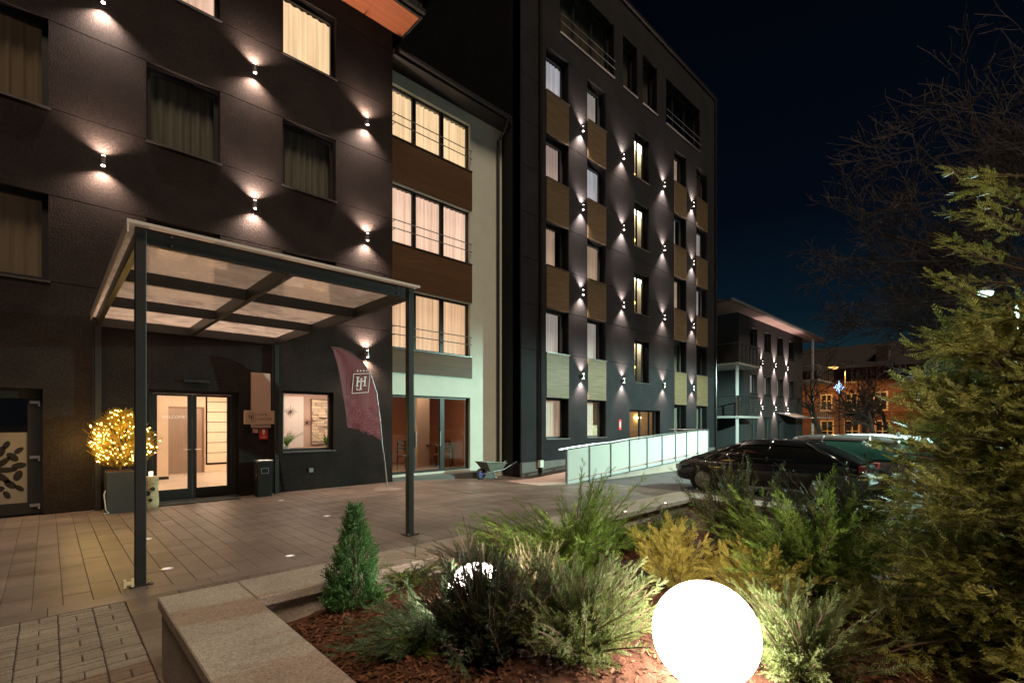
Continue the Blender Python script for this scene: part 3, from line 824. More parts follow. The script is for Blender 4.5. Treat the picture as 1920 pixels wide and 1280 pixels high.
# restaurant behind
M_PEACH = mat('peach_wall', (.62, .30, .16), .8, var=.06, vscale=1.2)
MB().box(BX0 + .02, BX1, YB + .31, 16.6, -.05, .10).build('room_floor', mat('room_floor', (.33, .20, .12), .4), bay)
MB().box(BX0 + .02, BX1, YB + .31, 16.6, 2.9, 2.95).build('room_ceiling', M_CEIL, bay)
MB().box(BX0 + .02, BX1, 16.5, 16.6, .1, 2.9).box(BX1 - .05, BX1, YB + .31, 16.5, .1, 2.9).build('room_wall', M_PEACH, bay)
MB().box(BX0 + .02, BX1 - .06, 16.47, 16.497, .1, 1.15).build('wainscot', mat('wainscot', (.75, .46, .36), .7), bay)
MB().box(9.15, 9.65, 14.2, 14.6, .1, 2.9).build('room_pillar', mat('pillar_cream', (.7, .58, .46), .8), bay)
MB().box(7.2, 9.6, 13.4, 14.0, 2.88, 2.898).build('ceiling_light', emis('bay_light', (1.0, .62, .40), 5.0), bay)
# bay roof edge and gutter
MB().box(6.79, 11.24, 11.66, 20, 11.62, 11.78).build('roof', M_ZINC, bay)
MB().tube([(6.9, 11.58, 11.74), (11.1, 11.58, 11.71)], .06, 10).build('gutter', M_ZINC, bay)
MB().tube([(11.02, 11.60, 11.68), (11.02, 11.80, 11.35), (11.02, YB - .07, 11.15), (11.02, YB - .07, .1)], .048, 10).build('downpipe', M_METAL, bay)
MB().box(11.12, 11.17, YB - .05, YB - .003, .1, 10.6).build('cable_duct', M_CREAM, bay)

# dining furniture seen through the bay doors
def dining_table(x, y):
    t = thing('dining_table', 'dark square dining table inside, behind the glass doors of the link bay', 'table', (x, y, .10))
    mm = mat('table_wood', (.055, .032, .022), .4)
    MB().bbox(-.4, .4, -.4, .4, .71, .75, .006).build('tabletop', mm, t, off=(0, 0, 0))
    for sx in (-.34, .34):
        for sy in (-.34, .34): MB().box(sx - .025, sx + .025, sy - .025, sy + .025, 0, .71).build('leg', mm, t, off=(0, 0, 0))
dining_table(9.9, 14.0)
def dining_chair(x, y, rz, lab):
    t = thing('dining_chair', lab, 'chair', (x, y, .10), rz)
    mm = mat('chair_wood', (.05, .03, .022), .45)
    MB().bbox(-.21, .21, -.21, .21, .43, .48, .008).build('seat', mat('chair_seat', (.22, .12, .09), .8), t, off=(0, 0, 0))
    for sx in (-.19, .19):
        for sy in (-.19, .19): MB().box(sx - .018, sx + .018, sy - .018, sy + .018, 0, .43 if sy < 0 else .92).build('leg', mm, t, off=(0, 0, 0))
    b_ = MB()
    for z in (.62, .74, .86): b_.box(-.172, .172, .178, .202, z, z + .06)
    b_.build('backrest', mm, t, off=(0, 0, 0))
dining_chair(8.35, 13.6, R(20), 'dark slat back chair inside, seen through the pane next to the canopy post')
dining_chair(9.55, 13.3, R(200), 'dark slat back chair drawn up to the table behind the bay doors')
tt = thing('lit_indoor_tree', 'little tree with gold fairy lights inside the first bay door', 'tree', (8.15, 14.9, .10))
mb = MB(); mt_ = MB()
for k in range(60):
    z = .35 + 1.0 * k / 60; r_ = .36 * (1 - k / 66); q = k * 2.4
    mb.tube([(0, 0, z), (r_ * math.cos(q), r_ * math.sin(q), z - .05)], [.02, .004], 4); mt_.ball((r_ * .9 * math.cos(q), r_ * .9 * math.sin(q), z - .03), .016, 6, 4)
mb.build('branches', mat('fir_dark', (.04, .06, .02), .8), tt, off=(0, 0, 0)); MB().lathe((0, 0, 0), [(.001, 0), (.12, 0), (.15, .3), (.001, .3)], 12).build('pot', M_FRAME, tt, off=(0, 0, 0))
tag(mt_.build('fairy_lights', emis('fairy_in', (1, .66, .22), 12), tt, off=(0, 0, 0)), kind='stuff')
tg = thing('pendant_lamp', 'round dark pendant lamp with a glowing rim inside the first bay door', 'lamp', (8.0, 14.2, 1.95))
MB().lathe((0, 0, 0), [(.20, 0), (.17, .10), (.06, .17), (.02, .18)], 18).build('lamp_shade', mat('shade_brown', (.12, .07, .04), .6), tg, off=(0, 0, 0)); MB().tube([(0, 0, .18), (0, 0, .84)], .006, 6).build('cord', M_FRAME, tg, off=(0, 0, 0))
MB().lathe((0, 0, 0), [(.19, .004), (.001, .005)], 18).build('bulb', emis('pendant', (1, .7, .4), 9), tg, off=(0, 0, 0))

# ------------------------------------------------------------------ tall block
FT = 11.26
TX0, TX1, TH_ = 11.26, 26.3, 19.15
tall = thing('tall_block', 'tall seven storey hotel block in slate plaster with wood panels and many lamps', 'building', (TX0, FT, -.2))
tc_ = [(12.48, 13.70), (14.82, 16.02), (21.60, 22.84), (23.95, 25.20)]
nar = (18.12, 19.32)
fl = [(1.05, 2.48), (4.08, 5.60), (7.12, 8.64), (10.17, 11.68), (13.20, 14.72)]
th = [(a, b, c, d) for a, b in tc_ for c, d in fl]
th += [(nar[0], nar[1], c, d) for c, d in ((3.36, 5.19), (6.34, 8.08), (9.22, 11.12), (12.22, 14.12))]
TD = (17.74, 20.28, .40, 2.17); th.append(TD)
TOP = [(13.22, 16.60), (17.24, 18.34), (18.78, 20.01), (20.83, 24.32)]
th += [(a, b, 15.62, 17.75) for a, b in TOP]
cuts = [.30, 4.08, 5.60, 7.12, 8.64, 10.17, 11.68, 13.20, 14.72, TH_]
zones = [(TX0, 12.475), (12.475, 13.705), (13.705, 14.815), (14.815, 16.025), (16.025, 21.595), (21.595, 22.845), (22.845, 23.945), (23.945, 25.205), (25.205, TX1)]
for i in range(len(cuts) - 1):
    z0, z1 = cuts[i], cuts[i + 1]
    for (a, b) in zones:
        if i in (0, len(cuts) - 2): continue
        wall_panels(tall, a, b, z0 + .007, z1 - .007, FT, th, M_TALLPL)
for i in (0, len(cuts) - 2):
    mb = MB(); wall_holes(mb, TX0, TX1, cuts[i] + (.007 if i else 0), cuts[i + 1] - (.007 if i == 0 else 0), FT, .06, th, back=False); mb.build('wall_panel', M_TALLPL, tall, fix=False)
mb = MB(); wall_holes(mb, TX0, TX1, -.4, TH_ - .1, FT + .062, .34, th); mb.build('backing_wall', M_JOINT, tall, fix=False)
mb = MB().box(TX0 + .004, TX0 + .3, FT + .41, 26, -.5, TH_ - .01).box(TX1 - .3, TX1, FT + .41, 26, -.5, TH_ - .01).box(TX0, TX1, 26, 26.2, -.5, TH_); mb.build('side_wall', M_DARKSIDE, tall)
for x_ in (TX0, TX1 - .2): MB().box(x_, x_ + .2, FT + .062, FT + .405, .3, TH_ - .01).build('corner_return', M_TALLPL, tall)
MB().box(TX0 - .06, TX1 + .06, FT - .08, 26.2, TH_, TH_ + .12).build('roof_coping', M_ZINC, tall)
MB().box(TX0 - .0, TX1, FT - .035, FT + .061, -.5, .293).build('plinth', mat('plinth_stone', (.11, .105, .10), .8, var=.2, vscale=3, bump=.4, bscale=30), tall)
# wood panels between the windows of the four columns
for (a, b) in tc_:
    for k, (z0, z1) in enumerate(((2.50, 4.06), (5.62, 7.10), (8.66, 10.15), (11.70, 13.18))):
        MB().box(a + .004, b - .004, FT - .028, FT - .003, z0, z1).build('wood_panel', M_WOODT, tall)
tl = [[M_CUR_TAN, M_CUR_GREY, M_CUR_TAN, M_CUR_PINK, M_CUR_COOL], [M_CUR_TAN, M_CUR_GREY, M_CUR_TAN, M_CUR_COOL, M_CUR_GREY],
      [M_CUR_DIM, M_CUR_DIM, M_CUR_TAN, M_CUR_GREY, M_CUR_TAN], [M_CUR_DIM, M_CUR_DIM, M_CUR_GREY, M_CUR_GREY, M_CUR_BROWN]]
M_CUR_P2 = curtain_mat('curtain_rose_dim', (.75, .55, .50), .40)  # emission again in place of street light falling on the cloth
for i, (a, b) in enumerate(tc_):
    for j, (c, d) in enumerate(fl):
        cu = tl[i][j]; cu = M_CUR_P2 if cu is M_CUR_PINK else cu
        gap = ((0, 1), (0, .72), (0, .62), (0, .75), (0, 1))[(i * 2 + j) % 5]
        window(tall, a, b, c, d, FT, .30, cu, fw=.065, frame=M_FRAMEL if (i + j) % 2 else M_FRAME, gap=gap, wide=.25, over=.05, out=.04)
M_STAIR = mat('stair_wall', (.78, .70, .52), .85)
M_GOLD = emis('stair_lamp', (1.0, .60, .10), 12)
for (c, d) in ((3.36, 5.19), (6.34, 8.08), (9.22, 11.12), (12.22, 14.12)):
    w = window(tall, nar[0], nar[1], c, d, FT, .30, None, fw=.06, mull=((18.80, .05),), over=.04)
    MB().box(18.0, 21.4, FT + .92, FT + .97, c - .2, d + .2).build('stair_wall', M_STAIR, w)
    MB().box(19.26, 19.56, FT + .84, FT + .915, c + .78, c + .86).build('stair_lamp', M_GOLD, w)
    MB().box(18.6, 20.4, FT + .5, FT + .88, d + .10, d + .12).build('stair_ceiling_light', emis('stair_tube', (1, .90, .66), 9), w)
# ground floor door with lit vestibule
a, b, c, d = TD
w = window(tall, a, b, c, d, FT, .24, None, fw=.07, mull=((18.95, .10), (19.75, .07)), sill=False, name='glass_door')
MB().box(17.0, 25.5, FT + 2.2, FT + 2.3, .2, 2.6).build('vestibule_wall', mat('vestibule_tan', (.62, .47, .30), .8), w)
MB().box(17.0, 25.5, FT + .42, FT + 2.2, .2, .38).build('vestibule_floor', mat('vestibule_floor', (.25, .18, .12), .5), w)
MB().box(21.65, 22.1, FT + 2.1, FT + 2.19, 1.84, 1.92).build('vestibule_lamp', emis('vest_lamp', (1.0, .68, .28), 22), w)
MB().box(19.0, 24.0, FT + .9, FT + 1.5, 2.55, 2.57).build('vestibule_ceiling_light', emis('vest_ceil', (1.0, .70, .42), 3.0), w)
# top floor windows and their guard rails
for (a, b) in TOP:
    w = window(tall, a, b, 15.62, 17.75, FT, .28, M_CUR_DIM if b < 20.5 else None, fw=.07, mull=tuple((a + (b - a) * k / 3, .07) for k in (1, 2)) if b - a > 2 else (), pane=M_PANED, over=.02, out=.06, sillmat=M_ALU)
    if b - a > 2:
        for z in (15.95, 16.25): MB().tube([(a, FT - .05, z), (b, FT - .05, z)], .013, 6).build('guard_rail', M_GREYMET, w)
# downpipes
for (x, nm) in ((12.12, 0), (26.10, 1)):
    mb = MB().tube([(x, FT - .085, TH_ - .1), (x, FT - .085, -.1)], .050, 12)
    for z in np.arange(1.0, 18.5, 1.5): mb.tube([(x, FT - .085, z), (x, FT - .085, z + .03)], .062, 12)
    mb.build('downpipe', mat('pipe_gloss', (.035, .034, .033), .22, metal=.6), tall)
MB().box(12.02, 12.18, FT - .16, FT - .036, .10, .34).build('pipe_shoe', M_CREAM, tall)

G = 'up and down wall lamps on the tall block'
pos = {14.42: 'on the pier between the first two wood columns', 17.14: 'on the plain wall before the stair windows', 20.50: 'on the plain wall past the stair windows', 23.42: 'on the pier between the last two wood columns'}
for x, w_ in pos.items():
    for z, f_ in ((12.58, 'topmost row'), (9.65, 'third row'), (6.48, 'second row'), (3.35, 'lowest row')):
        wall_lamp(x, FT, z, 'tall block wall lamp, ' + f_ + ', ' + w_, SP_TALL, G)
wl_ = tag(MB().box(16.92, 17.10, FT - .016, FT - .003, 1.33, 1.75).build('hydrant_sign', mat('sign_red', (.55, .03, .03), .5)), 'narrow red sign on the slate wall beside the glass door above the ramp', 'sign')
MB().box(16.98, 17.04, FT - .019, FT - .0165, 1.42, 1.66).build('symbol', mat('sign_white', (.8, .75, .72), .6), wl_)

# ------------------------------------------------------------------ ramp with frosted glass balustrade
rp = thing('access_ramp', 'sloping access ramp with frosted glass balustrade in front of the tall block', 'ramp', (11.08, 9.17, -.2))
RY = 9.17
sx_ = [11.08, 12.17, 13.32, 14.43, 15.58, 16.65, 17.68, 18.61, 19.61, 20.6]
zb = [-.20, -.13, -.08, .0, .06, .12, .17, .22, .27, .27]
dk = MB()
for k in range(len(sx_) - 1):
    a, b, za, zb_ = sx_[k], sx_[k + 1], zb[k] + .05, zb[k + 1] + .05
    dk.prism([(a, RY + .08, za), (b, RY + .08, zb_), (b, RY + .08, gz(b) - .1), (a, RY + .08, gz(a) - .1)], (0, 1.32, 0))
dk.prism([(9.9, RY + .0, gz(9.9) + .004), (11.08, RY, gz(11.08) + .05), (11.08, RY, -.3), (9.9, RY, -.25)], (0, 1.4, 0))
dk.build('deck', mat('ramp_concrete', (.36, .29, .25), .8, var=.1, vscale=2, fine=.15), rp)
rail_top = [z + 1.06 for z in zb]
for k in range(len(sx_) - 1):
    a, b = sx_[k] + .035, sx_[k + 1] - .035
    z0, z1 = zb[k] + .10, zb[k + 1] + .10; t0, t1 = rail_top[k] - .06, rail_top[k + 1] - .06
    MB().prism([(a, RY, z0), (b, RY, z1), (b, RY, t1), (a, RY, t0)], (0, .012, 0)).build('glass_panel', M_FROST, rp)
for k, x in enumerate(sx_):
    p_ = MB().box(x - .018, x + .018, RY - .03, RY + .045, zb[k] - .08, rail_top[k] - .02)
    for z in (zb[k] + .22, rail_top[k] - .22): p_.box(x - .05, x + .05, RY - .012, RY + .026, z, z + .05)
    p_.build('post', M_GREYMET, rp)
MB().tube([(10.72, RY, rail_top[0] - .03)] + [(x, RY, z) for x, z in zip(sx_, rail_top)] + [(20.75, RY + .25, rail_top[-1] - .02), (20.75, RY + 1.9, rail_top[-1] - .02)], .026, 10).build('handrail', M_ALU, rp)
MB().prism([(sx_[0], RY + .0, zb[0] + .08), (sx_[-1], RY, zb[-1] + .08), (sx_[-1], RY, zb[-1] - .02), (sx_[0], RY, zb[0] - .02)], (0, .03, 0)).build('stringer', mat('stringer_grey', (.42, .46, .46), .5), rp)
# ------------------------------------------------------------------ low wing beyond the tall block
YF = 12.0
far = thing('low_wing', 'low grey three storey wing with overhanging roof and balconies beyond the tall block', 'building', (28.7, YF, -.3))
FX0, FX1 = 31.4, 44.6
fc = [(33.25, 34.52), (35.88, 37.2), (38.5, 39.8), (41.1, 42.4)]
fh = [(a, b, c, d) for a, b in fc for c, d in ((3.58, 4.88), (6.56, 7.94))] + [(33.25, 34.52, .2, 2.0), (35.88, 37.2, .2, 2.0), (38.6, 39.9, -.2, 1.75)]
M_FARPL = mat('grey_plaster', (.045, .046, .049), .9, var=.12, vscale=.6, fine=.1, fscale=20)
mb = MB(); wall_holes(mb, FX0, FX1, -.5, 8.6, YF, .3, fh); mb.build('wall', M_FARPL, far, fix=False)
MB().box(28.4, FX0 + .2, YF + 1.6, YF + 1.8, -.5, 8.6).box(FX0 - .0, FX0 + .2, YF + .31, YF + 1.6, -.5, 8.6).build('recess_wall', M_FARPL, far)
MB().box(FX1 - .25, FX1, YF + .31, 24, -.5, 8.6).build('end_wall', M_FARPL, far)
MB().box(28.4, FX1, 24, 24.2, -.5, 8.6).build('rear_wall', M_DARKSIDE, far)
for i, (a, b) in enumerate(fc):
    for j, (c, d) in enumerate(((3.58, 4.88), (6.56, 7.94))):
        window(far, a, b, c, d, YF, .2, (M_CUR_COOL if i == 0 else M_CUR_GREY) if j == 0 else M_CUR_DIM, fw=.07, frame=M_FRAMEL, over=.06, out=.05, pane=M_PANED)
for (a, b, c, d) in fh[-3:]: window(far, a, b, c, d, YF, .2, M_CUR_DIM, fw=.08, frame=M_FRAMEL, sill=False, pane=M_PANED)
# roof: gently pitched, deep overhang with pale rose soffit
mb = MB().prism([(28.0, 11.15, 8.62), (28.0, 18, 10.3), (28.0, 24.4, 8.62)], (19.6, 0, 0)); rr = mb.build('roof', mat('roof_tile', (.10, .075, .07), .8, var=.2, vscale=2), far)
for k in range(18): MB().box(28.02 + k * 1.085, 28.02 + (k + 1) * 1.085 - .01, 11.16, YF - .004 if k > 2 else YF + 1.59, 8.56, 8.60).build('soffit_board', mat('soffit_rose', (.24, .16, .14), .7), rr)
mb = MB().tube([(28.0, 11.10, 8.66), (47.6, 11.10, 8.64)], .07, 8)
for k in range(60): mb.box(28.1 + k * .325, 28.2 + k * .325, 11.06, 11.16, 8.70, 8.76)
mb.build('gutter', M_GREYMET, rr)
def balcony(x0, x1, y0, y1, z, lab_side):
    b_ = MB().box(x0, x1, y0, y1, z - .12, z).build('balcony', mat('balcony_white', (.45, .45, .42), .7), far)
    n = int((x1 - x0) / .55); r = MB()
    for k in range(n + 1):
        x = x0 + .04 + (x1 - x0 - .08) * k / n; MB().box(x - .03, x + .03, y0 + .02, y0 + .07, z + .002, z + 1.12).build('baluster', M_ALU, b_)
    for zz in (.14, .3, .46, .62, .78, .94): r.box(x0 + .04, x1 - .04, y0 + .035, y0 + .055, z + zz, z + zz + .022)
    r.box(x0, x1, y0, y0 + .09, z + 1.12, z + 1.17); r.build('rail', M_ALU, b_)
    for xx in (x0 + .05, x1 - .05):
        if lab_side: MB().box(xx - .02, xx + .02, y0 + .1, y1, z + 1.12, z + 1.16).build('side_rail', M_ALU, b_)
for z in (2.02, 5.10): balcony(28.5, 32.0, 10.9, YF + 1.59, z, True)
MB().box(28.62, 28.74, 11.0, 11.12, -.4, 4.98).build('balcony_post', mat('post_white', (.6, .62, .6), .6), far)
for z in (2.1, 5.15): balcony(44.7, 49.5, 10.9, 13.5, z, True)
MB().box(44.75, 44.88, 11.25, 11.38, -.4, 8.5).build('balcony_post', mat('post_white', (.6, .62, .6), .6), far)
MB().prism([(38.4, YF - .002, 2.35), (42.8, YF - .002, 2.35), (42.8, YF - 1.3, 1.95), (38.4, YF - 1.3, 1.95)], (0, 0, .04)).build('entrance_canopy', M_GREYMET, far)
G = 'up and down wall lamps on the low wing'
for x, w_ in ((35.2, 'nearer the white balconies'), (37.85, 'in the middle of its row'), (40.5, 'towards the brick building')):
    for z, f_ in ((5.75, 'upper row'), (2.65, 'lower row')): wall_lamp(x, YF, z, 'wall lamp of the low grey wing, ' + f_ + ', ' + w_, SP_FAR, G)

# ------------------------------------------------------------------ brick building closing the street
M_BRICK = mat('brick_wall', (.17, .082, .060), .85, color2=(.105, .052, .040), vscale=2.5, bump=.3, bscale=12, fine=.25, fscale=14)
M_TRIM = mat('white_trim', (.55, .46, .36), .7)
bb = thing('brick_house', 'old red brick house with pale window surrounds at the end of the street', 'building', (66, 12, -.5))
BXF = 66.0
def pos_y(px):
    d = ray(px, 800); return BXF / d[0] * d[1]
def pos_z(px, py):
    d = ray(px, py); return EYE + BXF / d[0] * d[2]
yl, yr = pos_y(1460), pos_y(1735)
ztop = pos_z(1600, 690)
wins = []
for (x0, x1, y0, y1) in ((1541, 1561, 790, 842), (1586, 1609, 790, 842), (1643, 1666, 790, 842), (1541, 1558, 741, 768), (1587, 1605, 739, 767), (1640, 1662, 736, 767), (1539, 1556, 690, 718), (1587, 1606, 688, 715)):
    wins.append((pos_y(x1), pos_y(x0), pos_z((x0 + x1) / 2, y1), pos_z((x0 + x1) / 2, y0)))
mb = MB()   # wall facing -X: build in a rotated frame
rot = lambda mb_: [(BXF + (v[1] - BXF), v[0], v[2]) for v in mb_.v]
wall_holes(mb, yr, yl, -1, ztop, BXF, .35, wins); mb.v = rot(mb); mb.build('wall', M_BRICK, bb)
MB().box(BXF + .36, BXF + 9, yr, yl, ztop - .3, ztop).build('attic_floor', M_DARKSIDE, bb)
MB().prism([(BXF - .35, yr - .3, ztop), (BXF + 4.6, yr - .3, ztop + 3.2), (BXF + 9.5, yr - .3, ztop)], (0, yl - yr + .6, 0)).build('roof', mat('old_roof', (.016, .012, .012), .85, var=.25, vscale=.7), bb)
mb = MB().box(BXF - .12, BXF - .002, yr, yl, pos_z(1600, 772), pos_z(1600, 770)).box(BXF - .10, BXF - .002, yr, yl, pos_z(1600, 787), pos_z(1600, 785.5)).box(BXF - .2, BXF - .002, yr, yl, ztop - .25, ztop - .003)
mb.build('cornice', mat('brick_cornice', (.22, .085, .05), .85), bb)
M_WGLOW = emis('window_glow', (1.0, .50, .20), .35)
for k, (a, b, c, d) in enumerate(wins):
    w = MB(); t_ = .16
    w.box(BXF - .05, BXF + .12, a - t_, a, c - t_, d + t_).box(BXF - .05, BXF + .12, b, b + t_, c - t_, d + t_).box(BXF - .05, BXF + .12, a, b, d, d + t_).box(BXF - .05, BXF + .12, a, b, c - t_, c)
    m_ = (a + b) / 2; w.box(BXF + .1, BXF + .18, m_ - .06, m_ + .06, c, d)
    for f_ in ((.33, .66) if k < 3 else (.6,)): w.box(BXF + .102, BXF + .178, a, m_ - .062, c + (d - c) * f_ - .04, c + (d - c) * f_ + .04); w.box(BXF + .102, BXF + .178, m_ + .062, b, c + (d - c) * f_ - .04, c + (d - c) * f_ + .04)
    wo = w.build('window', M_TRIM, bb)
    MB().box(BXF + .14, BXF + .15, a, b, c, d).build('pane', mat('old_glass', (.03, .025, .02), .15), wo)
# lit dormer
dz = pos_z(1648, 712)
dm_ = MB().box(BXF + .6, BXF + 3, pos_y(1664), pos_y(1640), ztop - .1, ztop + 2.3).build('dormer', mat('dormer_wall', (.12, .08, .07), .9), bb)
MB().box(BXF + .56, BXF + .598, pos_y(1660), pos_y(1642), pos_z(1650, 712) + .1, pos_z(1650, 688)).build('window', emis('dormer_light', (1.0, .78, .45), .7), dm_)
MB().box(BXF - .12, BXF - .01, pos_y(1612) - .06, pos_y(1612) + .06, -.5, ztop).build('downpipe', mat('pipe_pale', (.4, .3, .24), .7), bb)
text_sign = MB().box(BXF - .2, BXF - .125, pos_y(1634), pos_y(1621), pos_z(1628, 797), pos_z(1628, 788)).build('wall_plaque', mat('plaque_grey', (.45, .38, .32), .7), bb)

# dark row of houses and roofs further off, closing the horizon
hz = thing('distant_house', 'dim distant house behind the parked cars, beyond the conifer', 'building', (95, -8, -.6))
MB().box(95, 103, -22, 4, -.6, 6.5).build('wall', mat('dim_wall', (.07, .05, .045), .9), hz)
MB().prism([(94.6, -22.5, 6.5), (99, -22.5, 10), (103.4, -22.5, 6.5)], (0, 27, 0)).build('roof', MATS['old_roof'], hz)
hz2 = thing('distant_hall', 'long dim building beyond the orange street lamp and behind the brick house', 'building', (110, 30, -.6))
MB().box(110, 125, 5, 60, -.6, 9).build('wall', MATS['dim_wall'], hz2)
MB().box(109.6, 125.4, 4.6, 60.4, 9, 9.5).build('roof', MATS['old_roof'], hz2)

# ------------------------------------------------------------------ street lamps
M_POLE = mat('lamp_pole', (.10, .10, .10), .5, metal=.4)
def street_lamp(head, base_xy, lab, col_, energy, size, blend, estr, big=1.0):
    t = thing('street_lamp', lab, 'street lamp', (base_xy[0], base_xy[1], gz(base_xy[0]) - .03))
    bx_, by_ = base_xy; h = head.z + .25
    MB().tube([(bx_, by_, gz(bx_) - .05), (bx_, by_, h * .5), (bx_, by_, h)], [.085, .065, .05], 10).build('pole', M_POLE, t)
    MB().tube([(bx_, by_, h - .02), ((bx_ + head.x) / 2, (by_ + head.y) / 2, h + .12), (head.x, head.y, head.z + .12)], .03, 8).build('arm', M_POLE, t)
    d_ = Vector((head.x - bx_, head.y - by_, 0)); ang = math.atan2(d_.y, d_.x)
    hd = MB().lathe((0, 0, 0), [(.001, .14), (.10, .12), (.17, .05), (.18, 0), (.15, -.01)], 18)
    o = hd.build('lamp_head', M_POLE, t, off=(0, 0, 0)); o.location = head - Vector(t.location) + Vector((0, 0, .03)); o.scale = (1.5, .8, 1); o.rotation_euler.z = ang
    g = MB().lathe((0, 0, 0), [(.14, 0), (.12, -.06), (.06, -.09), (.001, -.10)], 16).build('lamp_glass', emis('lamp_glass_' + str(len(MATS)), col_, estr), t, off=(0, 0, 0))
    g.location = head - Vector(t.location) + Vector((0, 0, .012)); g.scale = (1.3 * big, .7 * big, big); g.rotation_euler.z = ang
    ld = spot('street_light', energy, size, blend, col_, .12); lo = bpy.data.objects.new('street_glow', ld); COL.objects.link(lo); lo.parent = t
    lo.location = head - Vector(t.location) + Vector((0, 0, -.12 * big - .05))
    return t
LAMP = at_depth(1847, 548, 15.0)
street_lamp(LAMP, (LAMP.x + 1.3, LAMP.y - .7), 'street lamp with cool greenish white light, glowing through the conifer over the parked cars', (.64, 1.0, .86), 12000, 178, .16, 4.0, 1.6)
ol = at_depth(1562, 688, 50)
street_lamp(ol, (ol.x + .4, ol.y - 1.0), 'street lamp with deep orange light in front of the brick house', (1.0, .50, .14), 3000, 175, .2, 1.9, 2.6)
# blue star decoration hung on a street post
bs = at_depth(1573, 726, 47)
sd_ = thing('star_decoration', 'blue and white glowing winter decoration hanging before the brick house', 'decoration', bs)
mb = MB()
for k in range(8):
    q = k * math.pi / 4; L = .62 if k % 2 == 0 else .42
    mb.tube([(0, 0, 0), (.0, L * math.cos(q) * .7, L * math.sin(q))], .035, 6)
    mb.tube([(0, .5 * L * .7 * math.cos(q), .5 * L * math.sin(q)), (0, .75 * L * .7 * math.cos(q + .4), .75 * L * math.sin(q + .4))], .025, 6)
mb.build('light_tubes', emis('blue_tube', (.30, .55, 1.0), 3.2), sd_, off=(0, 0, 0))
MB().tube([(0.08, 0, -.9), (.08, 0, .7)], .03, 6).build('hanger', M_POLE, sd_, off=(0, 0, 0))
dp = thing('decoration_post', 'thin dark post carrying the blue winter decoration', 'post', (bs.x + .15, bs.y, gz(bs.x) - .03))
MB().tube([(bs.x + .15, bs.y, gz(bs.x) - .05), (bs.x + .15, bs.y, bs.z + .75)], [.07, .05], 8).build('post', M_POLE, dp)
# ------------------------------------------------------------------ entrance canopy
can = thing('entrance_canopy', 'black steel entrance canopy with dusty glass roof on four posts', 'canopy', (2.2, 8.9, 0))
CX0, CX1, CY0, CY1 = 0.62, 3.80, 5.98, 11.70
CB, CT = 3.38, 3.54
for (x, y) in ((CX0, CY0), (CX1 - .09, CY0), (CX0, CY1 - .10), (CX1 - .09, CY1 - .10)):
    p_ = MB().bbox(x, x + .09, y, y + .09, .012, CT - (.002 if y < 7 else .06), .006).build('post', M_METAL, can)
    if y < 7:
        MB().box(x - .05, x + .14, y - .05, y + .14, .002, .014).build('base_plate', M_METAL, p_)
        for bxx in (-.03, .10): MB().cyl((x + bxx + .01, y - .025, .014), .012, .02, 8).build('bolt', M_ALU, p_)
beams = []
MB().box(CX0 + .092, CX1 - .092, CY0 + .015, CY0 + .075, CB, CT).build('front_beam', M_METAL, can)
MB().box(CX0 + .092, CX1 - .092, CY1 - .07, CY1 - .01, CB, CT).build('wall_beam', M_METAL, can)
for x in (CX0 + .015, CX1 - .075):
    MB().box(x, x + .06, CY0 + .092, CY1 - .102, CB + .001, CT).build('side_beam', M_METAL, can)
MB().box(2.08, 2.16, CY0 + .077, CY1 - .072, CB + .002, CT - .002).build('centre_beam', M_METAL, can)
for y in (7.72, 9.54):
    for (a, b) in ((CX0 + .077, 2.078), (2.162, CX1 - .077)): MB().box(a, b, y, y + .06, CB + .003, CT - .003).build('cross_beam', M_METAL, can)
ys = [CY0 - .06, 7.75, 9.57, CY1 - .02]
for i in range(3):
    for (a, b) in ((CX0 - .05, 2.118), (2.122, CX1 + .05)):
        MB().box(a, b, ys[i] + .003, ys[i + 1] - .003, CT + .006, CT + .022).build('glass_pane', M_CANGL, can)
M_EDGE = mat('pale_edge', (.62, .54, .48), .5)
mb = MB().box(CX0 - .055, CX1 + .055, CY0 - .075, CY0 - .062, CT - .004, CT + .028); mb.box(CX0 - .07, CX0 - .056, CY0 - .075, CY1 - .3, CT - .10, CT + .03); mb.build('edge_trim', M_EDGE, can)
for (x, z) in ((CX0 + .3, CB + .035), (CX0 + .3, CB + .125), (CX1 - .25, CB + .035), (CX1 - .25, CB + .125)):
    MB().tube([(x, CY0 + .004, z), (x, CY0 + .0145, z)], .013, 8).build('bolt', M_ALU, can)
# small pale twin-bracket item at the foot of the front post
fb = thing('cable_clip', 'small pale bracket lying at the foot of the canopy post by the planter', 'bracket', (0.565, 5.93, .016))
mb = MB().box(-.04, -.018, -.02, .02, 0, .075).box(.018, .04, -.02, .02, 0, .075).box(-.018, .018, -.02, .02, .025, .05)
mb.build('bracket', mat('bracket_pale', (.75, .62, .38), .5), fb, off=(0, 0, 0))

